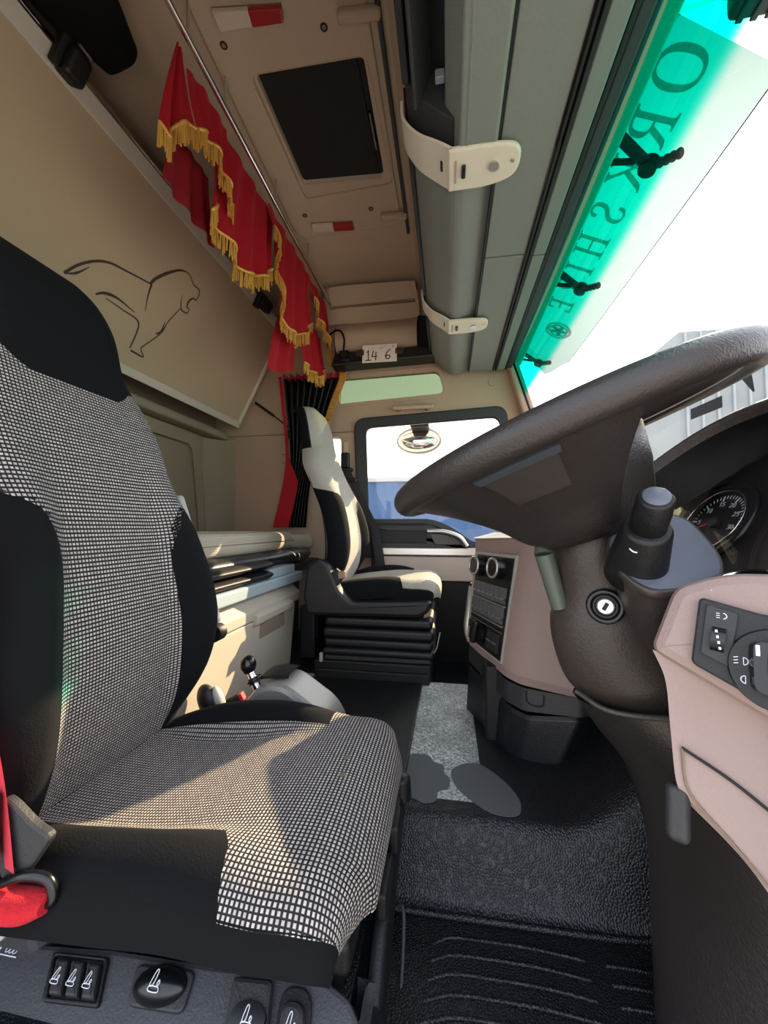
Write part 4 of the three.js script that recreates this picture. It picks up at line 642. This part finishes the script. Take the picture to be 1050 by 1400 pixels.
{
  // centre stack
  const A = [0.095, 0.645, -0.2], B = [0.198, 0.647, 0.02], Cc = [0.152, 0.345, 0.02], Dd = [0.064, 0.36, -0.2];
  const ex = V(...B).sub(V(...A)).normalize(), ez0 = V(...A).sub(V(...Dd)).normalize(), nn = ex.clone().cross(ez0).normalize();   // towards the driver
  const t = thing('centre_stack', 'pinkish tan centre dash tower with tall black switch panel', 'centre console');
  const q = (p, o = 0) => [p[0], p[1], p[2]];
  part('tower', loftL([
    [[0.40, 0.69, -0.23], [0.115, 0.69, -0.235], [0.085, 0.685, -0.205], [0.20, 0.692, 0.022], [0.232, 0.69, 0.045], [0.42, 0.69, 0.115]],
    [[0.40, 0.655, -0.235], [0.112, 0.65, -0.237], [0.086, 0.645, -0.21], [0.197, 0.647, 0.025], [0.228, 0.65, 0.05], [0.42, 0.65, 0.12]],
    [[0.40, 0.5, -0.235], [0.098, 0.5, -0.24], [0.07, 0.5, -0.212], [0.172, 0.5, 0.03], [0.205, 0.5, 0.058], [0.42, 0.5, 0.13]],
    [[0.40, 0.37, -0.23], [0.08, 0.38, -0.235], [0.056, 0.375, -0.205], [0.148, 0.345, 0.03], [0.182, 0.338, 0.062], [0.42, 0.315, 0.14]],
    [[0.40, 0.33, -0.22], [0.085, 0.345, -0.225], [0.062, 0.34, -0.195], [0.15, 0.318, 0.022], [0.182, 0.312, 0.055], [0.42, 0.295, 0.13]],
  ], 0.02, 4), M.pink, t);
  part('tower_top', loft([[[0.40, 0.69, -0.23], [0.115, 0.69, -0.235], [0.085, 0.685, -0.205], [0.20, 0.692, 0.022], [0.232, 0.69, 0.045], [0.42, 0.69, 0.115]], [[0.42, 0.705, -0.2], [0.2, 0.705, -0.2], [0.15, 0.705, -0.17], [0.24, 0.705, 0.0], [0.26, 0.705, 0.02], [0.44, 0.705, 0.08]]], 40, 6), M.silverPlastic, t);
  // local frame of the switch face: s from far to near edge, h from bottom to top
  const S = (s, h, o = 0) => { const top = V(...A).lerp(V(...B), s), bot = V(...Dd).lerp(V(...Cc), s); return bot.lerp(top, h).addScaledVector(nn, o).toArray(); };
  const plateEdge = rounded([[0.1, 0.02], [0.96, 0.03], [0.98, 0.97], [0.05, 0.97]], 0.05);
  const quad = (s0, s1, h0, h1, o0, o1) => { const g = []; const c = [[s0, h0], [s1, h0], [s1, h1], [s0, h1]]; g.push(grid((u, v) => S(lerp(s0, s1, u), lerp(h0, h1, v), o1), 1, 1)); for (let i = 0; i < 4; i++) { const a = c[i], b = c[(i + 1) % 4]; g.push(grid((u, v) => S(lerp(a[0], b[0], u), lerp(a[1], b[1], u), lerp(o0, o1, v)), 1, 1)); } return g; };
  part('surround', quad(0.06, 0.97, 0.01, 0.985, -0.002, 0.012), M.silverPlastic, t);
  const pl = part('switch_plate', quad(0.14, 0.955, 0.03, 0.955, 0, 0.016), M.black, t);
  for (const [s, h] of [[0.3, 0.835], [0.74, 0.845]]) { const p = S(s, h, 0.016); const k = part('climate_knob', rod(p, S(s, h, 0.046), 0.031, 0.027, 32), M.blackGloss, t); part('knob_ring', new THREE.TorusGeometry(0.0265, 0.0035, 10, 36).applyMatrix4(facing(S(s, h, 0.046), nn.toArray())), M.silver, k, 'silver ring'); }
  part('display', quad(0.44, 0.6, 0.85, 0.94, 0.016, 0.018), M.greyDark, t);
  for (const [h0, h1, n, sh] of [[0.58, 0.68, 7, 0], [0.4, 0.5, 7, 0]]) {
    part('switch_strip', quad(0.18, 0.93, h0 - 0.078, h0 - 0.062, 0.016, 0.022), M.silver, t);
    for (let i = 0; i < n; i++) { const s0 = 0.2 + i * 0.104; const k = part('switch', [...quad(s0, s0 + 0.095, h0, h1, 0.016, 0.026), ...quad(s0, s0 + 0.095, h0 - 0.05, h0 - 0.01, 0.016, 0.021)], M.switchGrey, t); part('switch_bar', quad(s0 + 0.008, s0 + 0.087, h0 - 0.008, h0 + 0.004, 0.02, 0.027), M.silver, k); }
  }
  part('switch_strip', quad(0.16, 0.93, 0.27, 0.275, 0.016, 0.019), M.silver, t);
  for (let i = 0; i < 2; i++) { part('switch', quad(0.18 + i * 0.1, 0.27 + i * 0.1, 0.17, 0.25, 0.016, 0.026), M.dull, t); part('switch', quad(0.66 + i * 0.13, 0.77 + i * 0.13, 0.08, 0.25, 0.016, 0.024), M.dull, t); part('switch_bar', quad(0.67 + i * 0.13, 0.76 + i * 0.13, 0.155, 0.165, 0.02, 0.027), M.silver, t); }
  part('rotary_lever', [rod(S(0.5, 0.17, 0.016), S(0.5, 0.17, 0.036), 0.03, 0.028, 32), bar(S(0.47, 0.06, 0.042), S(0.51, 0.3, 0.042), 0.018, 0.018, nn.toArray(), 0.008)], M.blackGloss, t, 'glossy black rotary lever');
  // parts on the narrow far flank
  for (let i = 0; i < 4; i++) part('side_vent_slat', rb(0.05, 0.005, 0.008, 0.002, 0.1, 0.60 - i * 0.035, -0.238), M.silver, t);
  part('edge_bright', tube([[0.085, 0.52, -0.222], [0.072, 0.44, -0.222], [0.066, 0.38, -0.214], [0.075, 0.345, -0.2]], 0.016, 24, 12), M.silver, t, 'bright trim edge');
  // lower console
  const c = thing('lower_console', 'black storage console under the centre dash tower', 'console');
  part('band', loftL([[[0.42, 0.335, -0.22], [0.066, 0.345, -0.215], [0.15, 0.312, 0.03], [0.19, 0.306, 0.062], [0.32, 0.305, 0.105], [0.42, 0.30, 0.05]], [[0.42, 0.28, -0.22], [0.062, 0.28, -0.215], [0.15, 0.258, 0.035], [0.19, 0.25, 0.067], [0.315, 0.262, 0.108], [0.42, 0.26, 0.05]]], 0.012, 3), M.dull, c);
  part('drawer', loftL([[[0.42, 0.25, -0.22], [0.07, 0.262, -0.21], [0.165, 0.24, 0.03], [0.2, 0.236, 0.06], [0.31, 0.26, 0.1], [0.42, 0.26, 0.0]], [[0.42, 0.24, -0.225], [0.062, 0.254, -0.215], [0.16, 0.23, 0.035], [0.196, 0.226, 0.066], [0.31, 0.25, 0.107], [0.42, 0.25, 0.0]], [[0.42, 0.1, -0.22], [0.052, 0.10, -0.21], [0.14, 0.1, 0.02], [0.17, 0.1, 0.05], [0.255, 0.1, 0.085], [0.42, 0.1, 0.0]]], 0.012, 4), mat(0x15171d, 0.42, { bumpMap: fine, bumpScale: 0.0004 }), c);
  part('back_body', rbx(0.1, 0.5, 0.1, 0.33, -0.2, -0.02, 0.01), M.deep, c);
  part('latch', tube([[0.195, 0.303, 0.067], [0.197, 0.275, 0.07], [0.215, 0.268, 0.077], [0.232, 0.274, 0.084], [0.234, 0.298, 0.084]], 0.0016, 30, 6), M.deep, c);
}
{
  // steering wheel in its own tilted frame: x forward-up, y along the axis, z sideways
  const w = thing('steering_wheel', 'large dark brown steering wheel seen almost edge-on', 'steering wheel');
  const tm = new THREE.Matrix4().makeRotationZ(R(21.8)).setPosition(0.159, 0.846, 0.501), T = (g) => g.applyMatrix4(tm);
  const rw = 0.24;
  part('rim', T(new THREE.TorusGeometry(rw, 0.0195, 20, 120).rotateX(Math.PI / 2)), M.wheel, w);
  part('rim_seam', T(new THREE.TorusGeometry(rw - 0.017, 0.0012, 6, 100).rotateX(Math.PI / 2).translate(0, -0.01, 0)), M.silverPlastic, w, 'pale inner seam');
  const lo = table([[0, 0.245, -0.008], [0.15, 0.225, -0.02], [0.4, 0.175, -0.052], [0.65, 0.125, -0.092], [0.85, 0.092, -0.128], [1, 0.07, -0.14]]), hi = table([[0, 0.243, 0.012], [0.2, 0.215, 0.012], [0.5, 0.15, 0.0], [0.8, 0.09, 0.02], [1, 0.06, 0.028]]);
  const a0 = R(85), a1 = R(275);
  const sec = (f) => (u, v) => { const [r, h] = f(v), a = lerp(a0 + 0.5 * v * 0, a1, u); return [r * Math.cos(a), h, r * Math.sin(a)]; };
  const cap = (a) => grid((u, v) => { const p = lo(v), q = hi(v); return [lerp(p[0], q[0], u) * Math.cos(a), lerp(p[1], q[1], u), lerp(p[0], q[0], u) * Math.sin(a)]; }, 4, 16);
  part('spoke_shroud', [grid(sec(lo), 90, 30), grid(sec(hi), 60, 14, true), cap(a0), cap(a1)].map(T), M.wheel, w);
  part('hub', T(new THREE.LatheGeometry([[0, 0.035], [0.07, 0.032], [0.1, 0.02], [0.115, -0.02], [0.108, -0.07], [0.092, -0.125], [0.07, -0.145], [0, -0.145]].map((p) => new THREE.Vector2(...p)), 60)), M.wheel, w);
  // switch recess on the underside of the near spoke
  const rec = (r0, r1, p0, p1, o, m, name) => { const g = []; const at = (u, v, k) => { const vv = lerp(r0, r1, v), a = lerp(R(p0), R(p1), u), [r, h] = lo(vv), [r2, h2] = lo(vv + 0.01), tx = r2 - r, ty = h2 - h, l = Math.hypot(tx, ty), nx = -ty / l, ny = tx / l; const rr = r - nx * k * -1, hh = h + ny * k; return [rr * Math.cos(a), hh, rr * Math.sin(a)]; }; g.push(grid((u, v) => at(u, v, o), 20, 8)); for (const [f, gdir] of [[(u) => [u, 0]], [(u) => [u, 1]], [(u) => [0, u]], [(u) => [1, u]]]) g.push(grid((u, v) => { const [a, b] = f(u); return at(a, b, lerp(0, o, v)); }, 20, 1)); return part(name, g.map(T), m, w); };
  rec(0.14, 0.2, 106, 131, 0.004, mat(0x3c4149, 0.4), 'spoke_switch_edge');
  rec(0.2, 0.47, 107, 130, 0.0025, M.wheelPanel, 'spoke_switch_panel');
}
{
  // column shroud with ignition lock
  const t = thing('steering_column', 'brown-black steering column shroud reaching down to the floor', 'steering column');
  const ring = (cx, y, cz, rx, rz, dip = 0) => Array.from({ length: 14 }, (_, i) => { const a = i / 14 * 2 * Math.PI; return [cx + rx * Math.cos(a), y + dip * Math.cos(a), cz + rz * Math.sin(a)]; });
  part('upper_shroud', loft([ring(0.215, 0.73, 0.49, 0.055, 0.06, 0.03), ring(0.218, 0.69, 0.488, 0.056, 0.06, 0.03), ring(0.228, 0.64, 0.485, 0.062, 0.058, 0.02), ring(0.245, 0.58, 0.48, 0.088, 0.066, 0), ring(0.262, 0.52, 0.475, 0.098, 0.066, -0.01), ring(0.28, 0.46, 0.465, 0.095, 0.06, -0.02), ring(0.31, 0.42, 0.45, 0.09, 0.05, -0.03)], 56, 50, true, true), M.column, t);
  const n = [-0.32, 0.1, 0.94], im = facing([0.212, 0.612, 0.545], n), I = (g) => g.applyMatrix4(im);
  part('lock_bezel', [I(new THREE.TorusGeometry(0.02, 0.004, 14, 48)), I(new THREE.CylinderGeometry(0.019, 0.021, 0.012, 40).rotateX(Math.PI / 2).translate(0, 0, -0.006))], M.blackGloss, t, 'round black ignition surround');
  part('lock_ring', I(new THREE.TorusGeometry(0.014, 0.0025, 12, 40).translate(0, 0, 0.001)), M.black, t);
  part('lock_barrel', I(new THREE.CylinderGeometry(0.0095, 0.0095, 0.006, 32).rotateX(Math.PI / 2).translate(0, 0, 0.001)), M.silver, t, 'silver lock barrel');
  part('key_slot', I(rb(0.005, 0.011, 0.003, 0.001, 0, 0, 0.004).rotateZ(-0.5)), M.deep, t);
  part('plunger', [rod([0.142, 0.695, 0.50], [0.142, 0.68, 0.505], 0.012, 0.014), rod([0.143, 0.68, 0.505], [0.165, 0.60, 0.50], 0.014, 0.012)], mat(0x4d554e, 0.4), t, 'grey-green plastic sleeve');
  // lower moulding towards the bulkhead
  part('lower_shroud', loft([
    [[0.42, 0.50, 0.40], [0.26, 0.48, 0.42], [0.19, 0.465, 0.47], [0.225, 0.462, 0.53], [0.32, 0.475, 0.555], [0.45, 0.50, 0.56], [0.6, 0.53, 0.56]],
    [[0.46, 0.40, 0.34], [0.30, 0.40, 0.37], [0.235, 0.40, 0.435], [0.27, 0.40, 0.51], [0.35, 0.41, 0.565], [0.47, 0.42, 0.58], [0.6, 0.43, 0.58]],
    [[0.50, 0.32, 0.32], [0.35, 0.32, 0.345], [0.29, 0.325, 0.40], [0.315, 0.325, 0.475], [0.38, 0.33, 0.56], [0.48, 0.33, 0.6], [0.62, 0.33, 0.6]],
    [[0.52, 0.22, 0.33], [0.38, 0.22, 0.345], [0.318, 0.225, 0.40], [0.335, 0.225, 0.465], [0.39, 0.225, 0.56], [0.48, 0.225, 0.62], [0.62, 0.225, 0.62]],
    [[0.52, 0.1, 0.36], [0.38, 0.1, 0.375], [0.31, 0.10, 0.43], [0.325, 0.10, 0.49], [0.385, 0.10, 0.575], [0.48, 0.10, 0.64], [0.62, 0.10, 0.64]],
    [[0.50, -0.06, 0.42], [0.36, -0.06, 0.43], [0.285, -0.06, 0.49], [0.30, -0.06, 0.54], [0.37, -0.06, 0.60], [0.47, -0.06, 0.66], [0.62, -0.06, 0.66]],
  ], 60, 50), M.columnDark, t);
  part('seam_ridge', tube([[0.185, 0.478, 0.50], [0.225, 0.466, 0.535], [0.32, 0.477, 0.56], [0.45, 0.503, 0.565]], 0.004, 40, 8), M.column, t);
  // stalk and its housing
  const h = thing('stalk_housing', 'flat-topped black housing at the base of the column stalk', 'housing');
  const top = rounded([[0.200, 0.575], [0.262, 0.535], [0.318, 0.538], [0.328, 0.595], [0.302, 0.628], [0.225, 0.634], [0.203, 0.612]], 0.022), yTop = (x, z) => 1.254 - 0.96 * z;
  const rings = [[0, 0.95], [0, 1], [-0.006, 1.01], [-0.012, 0.98], [-0.04, 0.93], [-0.08, 0.8], [-0.12, 0.6]].map(([dy, k]) => top.map(([x, z]) => { const X = 0.275 + (x - 0.275) * k - dy * 0.22, Z = 0.575 + (z - 0.575) * k; return [X, yTop(0.275 + (x - 0.275) * k, Z) + dy, Z + dy * 0.5]; }));
  part('shell', loft(rings, 90, 30, true, true), M.column, h);
  part('top_face', grid((u, v) => { const i = Math.round(u * top.length) % top.length, [x, z] = top[i], X = 0.262 + (x - 0.262) * 0.95 * v, Z = 0.585 + (z - 0.585) * 0.95 * v; return [X, yTop(X, Z) + 0.0008, Z]; }, top.length, 4), mat(0x585d6a, 0.42, { bumpMap: fine, bumpScale: 0.0003 }), h);
  const s = thing('column_stalk', 'black tapered column stalk with flat grey end button', 'stalk');
  const p0 = [0.232, 0.675, 0.592], p1 = [0.217, 0.750, 0.672], at = (k) => p0.map((q, i) => lerp(q, p1[i], k)), dir = V(...p1).sub(V(...p0)).normalize().toArray();
  const len = V(...p1).sub(V(...p0)).length(), lm = facing(p0, dir, [0, 1, 0]);
  const lathe = (pts) => new THREE.LatheGeometry(pts.map((p) => new THREE.Vector2(...p)), 48).rotateX(Math.PI / 2).applyMatrix4(lm);
  part('sleeve', lathe([[0, -0.02], [0.034, -0.02], [0.033, 0.0], [0.0255, 0.062], [0.022, 0.068], [0, 0.068]]), M.black, s);
  part('grip', lathe([[0, 0.066], [0.0185, 0.066], [0.0185, 0.092], [0.0175, len], [0.015, len + 0.003], [0, len + 0.003]]), M.black, s);
  part('end_button', lathe([[0, len], [0.0132, len], [0.0128, len + 0.006], [0, len + 0.0065]]), mat(0x5d6270, 0.45), s, 'flat grey end button');
  const wi = (g) => g.applyMatrix4(new THREE.Matrix4().multiplyMatrices(facing([0.2105, 0.699, 0.6420], [-0.54, 0.03, 0.84]), new THREE.Matrix4().makeScale(1.3, 1.3, 1.3)));
  part('symbol', [wi(new THREE.TorusGeometry(0.0055, 0.0008, 6, 24, 4.8)), wi(new THREE.BoxGeometry(0.004, 0.001, 0.0006).translate(-0.002, 0.0125, 0)), wi(new THREE.BoxGeometry(0.001, 0.004, 0.0006).translate(0.003, 0.012, 0))], M.mark, s, 'white light symbol');
}
{
  // light switch panel at the door end of the dash
  const t = thing('light_switch_panel', 'pinkish tan dash end panel with headlight dial, by the open door', 'switch panel');
  const pm = facing([0.283, 0.605, 0.694], [-0.52, 0.22, 0.82]), Pm = (g) => g.scale(0.95, 0.95, 0.95).translate(0.014, -0.006, 0).applyMatrix4(pm);           // local x runs forward
  part('upper_panel', Pm(slab(rounded([[-0.075, 0.062], [-0.03, 0.082], [0.06, 0.086], [0.16, 0.07], [0.16, -0.09], [0.03, -0.075], [-0.05, -0.035], [-0.098, -0.012]], [0.014, 0.02, 0.03, 0.02, 0.02, 0.05, 0.03, 0.012]), 0.06, 0.012).translate(0, 0, -0.062)), M.pink, t);
  part('lower_panel', Pm(loft([[[-0.096, -0.012, -0.012], [-0.04, -0.03, -0.022], [0.005, -0.055, -0.024], [0.02, -0.07, -0.004], [0.05, -0.08, 0], [0.16, -0.08, 0]], [[-0.085, -0.04, -0.016], [-0.04, -0.055, -0.03], [0.012, -0.085, -0.03], [0.026, -0.10, -0.008], [0.05, -0.11, 0], [0.16, -0.11, 0]], [[-0.08, -0.09, -0.016], [-0.04, -0.11, -0.03], [0.014, -0.14, -0.03], [0.03, -0.15, -0.008], [0.06, -0.16, 0], [0.16, -0.16, 0]], [[-0.075, -0.145, -0.02], [-0.03, -0.18, -0.03], [0.022, -0.225, -0.03], [0.04, -0.24, -0.008], [0.07, -0.25, 0], [0.16, -0.26, 0]], [[-0.07, -0.16, -0.03], [-0.02, -0.2, -0.034], [0.03, -0.27, -0.034], [0.05, -0.29, -0.012], [0.08, -0.31, 0], [0.16, -0.36, 0]]], 50, 40)), M.pink, t);
  part('cover_joint', Pm(tube([[-0.07, -0.108, -0.0165], [-0.03, -0.128, -0.0285], [0.01, -0.152, -0.0285]], 0.0016, 20, 6)), M.deep, t);
  part('cover_joint', Pm(tube([[-0.07, -0.108, -0.0165], [-0.064, -0.15, -0.02], [-0.03, -0.185, -0.029], [0.022, -0.238, -0.0285]], 0.0012, 30, 6)), M.tanDark, t);
  part('corner_clip', Pm(rb(0.022, 0.055, 0.02, 0.008, -0.075, -0.175, -0.03)), M.dull, t);
  const pl = part('switch_plate', Pm(slab(rounded([[-0.052, 0.052], [-0.002, 0.04], [0.10, 0.045], [0.10, -0.05], [0.0, -0.046], [-0.06, -0.018]], 0.006), 0.008, 0.002)), M.black, t);
  part('level_frame', Pm(slab(rounded([[-0.046, 0.045], [-0.021, 0.038], [-0.029, -0.016], [-0.052, -0.006]], 0.003), 0.004, 0.001).translate(0, 0, 0.008)), M.dull, pl);
  part('level_wheel', Pm(new THREE.CylinderGeometry(0.014, 0.014, 0.011, 32).rotateZ(Math.PI / 2).rotateZ(-0.12).translate(-0.0375, 0.010, 0.005)), M.blackGloss, pl, 'headlight levelling thumbwheel');
  for (let i = 0; i < 4; i++) part('wheel_mark', Pm(new THREE.BoxGeometry(0.002, 0.0026, 0.0008).translate(-0.0385 + 0.0008 * i, 0.018 - i * 0.0055, 0.0188)), M.mark, pl);
  const Dm = (g) => Pm(g.translate(-0.031, -0.007, 0));
  const d = part('dial', Dm(new THREE.CylinderGeometry(0.037, 0.039, 0.012, 56).rotateX(Math.PI / 2).translate(0.038, -0.004, 0.011)), M.black, t, 'round black headlight dial');
  part('dial_knob', Dm(loft([0, 0.6, 1].map((q) => rounded([[0.016 + q * 0.003, -0.026], [0.06 - q * 0.004, -0.026], [0.06 - q * 0.004, 0.02], [0.016 + q * 0.003, 0.02]], 0.008, 4).map((p) => [p[0], p[1], 0.017 + q * 0.014])), 50, 8, true, true)), M.blackGloss, d);
  part('knob_edge', Dm(tube([[0.033, 0.022, 0.03], [0.03, 0.008, 0.034], [0.03, -0.012, 0.034], [0.036, -0.028, 0.03]], 0.0012, 24, 6)), M.silverPlastic, d);
  part('knob_mark', Dm(rb(0.0032, 0.01, 0.002, 0.0006, 0.022, 0.012, 0.0312)), M.mark, d, 'white pointer mark');
  const icon = (x, y, rear) => [...[0, 1, 2].map((i) => new THREE.BoxGeometry(0.0035, 0.0007, 0.0005).rotateZ(0.3).translate(x + (rear ? 0.0055 : -0.0055), y - 0.0028 + i * 0.0028, 0.0174)), new THREE.TorusGeometry(0.0034, 0.0005, 6, 20, Math.PI).rotateZ(rear ? Math.PI / 2 : -Math.PI / 2).translate(x, y, 0.0174), new THREE.BoxGeometry(0.0006, 0.0068, 0.0005).translate(x, y, 0.0174)];
  part('symbol', [...icon(0.012, 0.0, false), ...icon(0.013, -0.017, true)].map(Dm), M.mark, d, 'white fog lamp symbols');
  part('symbol', Dm(rb(0.004, 0.008, 0.0006, 0.0002, 0.038, 0.027, 0.0174)), M.mark, d);
  part('symbol', [new THREE.TorusGeometry(0.0028, 0.0005, 6, 20, Math.PI).rotateZ(-Math.PI / 2).translate(-0.033, 0.034, 0.0123), ...[0, 1, 2].map((i) => new THREE.BoxGeometry(0.003, 0.0006, 0.0004).translate(-0.037, 0.032 + i * 0.0022, 0.0123))].map(Pm), M.mark, pl);
  const v = thing('vent_trim', 'curved silver trim above the pinkish tan dash end panel', 'trim');
  part('strip', tube([[0.268, 0.652, 0.664], [0.285, 0.663, 0.658], [0.31, 0.669, 0.65], [0.345, 0.668, 0.64], [0.40, 0.655, 0.62]], 0.006, 40, 12), M.chrome, v);
  part('backing', tube([[0.268, 0.646, 0.655], [0.285, 0.655, 0.648], [0.31, 0.66, 0.64], [0.345, 0.658, 0.63], [0.40, 0.645, 0.61]], 0.012, 40, 12), M.column, v);
}

// =====================================================================  OUTSIDE
{
  const font = await new FontLoader().loadAsync('fonts/droid/droid_serif_regular.typeface.json');
  const t = thing('sun_visor', 'smoked green outside sun visor lettered YORKSHIRE, seen from behind', 'sun visor');
  const A = [0.40, 1.74], e = [0.9080, -0.4191];
  const at = (s, z, o = 0) => { const b = Math.max(0, Math.abs(z + 0.42) - 0.35); return [A[0] + e[0] * s + 0.4191 * o - 0.05 * b * b, A[1] + e[1] * s + 0.908 * o - 0.03 * b * b, z]; };
  const end = (u) => lerp(0.345, 0.285, u), far = (u) => lerp(-1.1, -1.36 + 0.28 * smooth(0.75, 1, u), u);
  const sheet = (o) => grid((u, v) => at(u * 0.285, lerp(end(u), far(u), v), o), 12, 50);
  part('acrylic_panel', sheet(0), M.visor, t);
  part('edge', tube(Array.from({ length: 14 }, (_, i) => at(0.285, lerp(end(1), far(1), i / 13))), 0.0016, 50, 6), M.greyDark, t);
  const letters = [['Y', 0.37], ['O', 0.25], ['R', 0.125], ['K', 0.0], ['S', -0.135], ['H', -0.275], ['I', -0.395], ['R', -0.50], ['E', -0.635]];
  const lm = mat(0xb9cbc4, 0.3, { transmission: 0.95 });
  for (const [ch, z] of letters) {
    const g = new TextGeometry(ch, { font, size: 0.1, depth: 0.002, curveSegments: 8 }); g.computeBoundingBox(); const b = g.boundingBox; g.translate(-(b.max.x + b.min.x) / 2, 0, 0);
    const m = basis(at(0.155, z, -0.003), [0, 0, -1], [-e[0], -e[1], 0], [0.4191, 0.908, 0]);                // reads the right way round from outside
    part('letter', g.applyMatrix4(m), lm, t);
  }
  // leafy emblem after the word
  const em = []; for (let i = 0; i < 5; i++) { const a = i / 5 * 2 * Math.PI + 0.3; em.push(new THREE.TorusGeometry(0.02, 0.007, 8, 20).scale(1, 1, 0.2).translate(0.026 * Math.cos(a), 0.026 * Math.sin(a), 0)); }
  em.push(new THREE.TorusGeometry(0.062, 0.006, 8, 40).scale(1, 0.9, 0.2), new THREE.SphereGeometry(0.012, 12, 8).scale(1, 1, 0.2));
  part('emblem', em.map((g) => g.applyMatrix4(basis(at(0.15, -0.83, -0.003), [0, 0, -1], [-e[0], -e[1], 0], [0.4191, 0.908, 0]))), lm, t, 'rosette emblem');
  for (const [z, label] of [[0.08, 'dark visor arm with knurled end, nearest of three on the visor'], [-0.45, 'dark visor arm with knurled end, middle of three on the visor'], [-1.14, 'dark visor arm with knurled end, farthest of three by the left pillar']]) {
    const b = thing('visor_arm', label, 'bracket');
    const p = (s, dz, o) => at(s, z + dz, o);
    part('arm', [bar(p(-0.0, 0.05, -0.02), p(0.145, -0.035, -0.012), 0.03, 0.012, [0.4, 0.9, 0], 0.005), bar(p(-0.0, -0.06, -0.02), p(0.11, -0.03, -0.014), 0.014, 0.012, [0.4, 0.9, 0], 0.004), bar(p(0.04, 0.04, -0.018), p(0.035, -0.05, -0.018), 0.014, 0.012, [0.4, 0.9, 0], 0.004), rod(p(0.145, -0.035, -0.026), p(0.145, -0.035, 0.002), 0.022)], M.deep, b);
    part('knurled_rod', [rod(p(0.15, -0.035, -0.014), p(0.20, 0.02, -0.014), 0.010), ...[0.3, 0.5, 0.7, 0.9].map((k) => rod(p(lerp(0.15, 0.2, k), lerp(-0.035, 0.02, k), -0.014), p(lerp(0.15, 0.2, k + 0.06), lerp(-0.035, 0.02, k + 0.06), -0.014), 0.012))], M.greyDark, b);
  }
  const k = thing('kerb_mirror', 'dark ribbed housing outside the windscreen at the visor end', 'mirror');
  part('housing', [rb(0.13, 0.05, 0.16, 0.015, 0.58, 1.68, 0.42)], M.greyDark, k);
  for (let i = 0; i < 5; i++) part('rib', rb(0.012, 0.006, 0.15, 0.002, 0.535 + i * 0.024, 1.653, 0.42), M.dull, k);
}
{
  const m = thing('kerb_view_mirror', 'oval convex mirror hanging outside at the passenger door window', 'mirror');
  part('shell', new THREE.SphereGeometry(0.15, 40, 24, 0, Math.PI * 2, 0, Math.PI).scale(0.93, 0.56, 0.35).translate(-0.172, 1.255, -1.24), mat(0x8a866a, 0.35), m);
  part('mirror_glass', new THREE.SphereGeometry(0.145, 40, 24).scale(0.9, 0.52, 0.36).translate(-0.172, 1.252, -1.232), M.chrome, m, 'convex mirror glass');
  part('arm', [rb(0.11, 0.06, 0.16, 0.012, -0.16, 1.335, -1.18)], M.black, m);
  part('bright_rim', tube([[-0.3, 1.275, -1.205], [-0.25, 1.24, -1.185], [-0.172, 1.222, -1.18], [-0.1, 1.235, -1.185], [-0.05, 1.27, -1.205]], 0.004, 40, 8), M.white, m);
  struct('ground', new THREE.PlaneGeometry(300, 300).rotateX(-Math.PI / 2).translate(0, -1.3, 0), mat(0xb8b3aa, 0.9));
  const t = thing('curtain_trailer', 'blue curtain-sided trailer parked outside the passenger window', 'trailer');
  const X0 = -8, X1 = 4.2;
  part('curtain', grid((u, v) => [lerp(X0, X1, u), lerp(-0.1, 2.55, v), -13.9 + 0.05 * Math.sin(u * 70) + 0.02 * Math.sin(u * 210 + v * 5)], 240, 6), mat(0x36557a, 0.6), t);
  part('body', rbx(X0, X1, -0.1, 2.55, -16.4, -14.0, 0.05), mat(0x27406a, 0.7), t);
  part('roof_rail', rbx(X0 - 0.05, X1 + 0.05, 2.52, 2.7, -14.05, -13.8, 0.03), M.silverPlastic, t);
  part('side_rail', rbx(X0, X1, -0.3, -0.1, -14.05, -13.8, 0.03), M.silverPlastic, t);
  part('lettering', [0, 1, 2].map((i) => rbx(-2.7 + i * 0.32, -2.5 + i * 0.32, 0.55, 0.75, -13.84, -13.82, 0.01)), M.white, t, 'small white lettering');
  for (let i = 0; i < 3; i++) part('wheel', new THREE.TorusGeometry(0.38, 0.14, 12, 30).translate(X0 + 2 + i * 1.3, -0.8, -14.2), M.deep, t);
  const b = thing('grey_shed', 'pale grey ribbed building seen through the wheel gap', 'building');
  part('wall', rbx(12, 30, -1.3, 11, -27, -21, 0.05), mat(0x878c8c, 0.8), b);
  for (let i = 0; i < 24; i++) part('wall_rib', rb(0.12, 12.2, 0.12, 0.03, 12.3 + i * 0.72, 4.8, -20.96), mat(0x9aa09f, 0.8), b);
  const h = thing('dry_hedge', 'low straw-coloured hedge beyond the windscreen, left of the grey building', 'hedge');
  part('foliage', grid((u, v) => { const x = lerp(4, 12, u), a = v * Math.PI; return [x, -1.3 + Math.sin(a) * (4.2 + 0.3 * Math.sin(x * 5) + 0.2 * Math.sin(x * 13)), -22 + Math.cos(a) * 1.2 + 0.2 * Math.sin(x * 9 + v * 9)]; }, 80, 16), mat(0x8d8455, 0.9), h);
}
scene.traverse((o) => { if (o.isMesh) o.castShadow = o.receiveShadow = true; });
renderer.render(scene, camera);
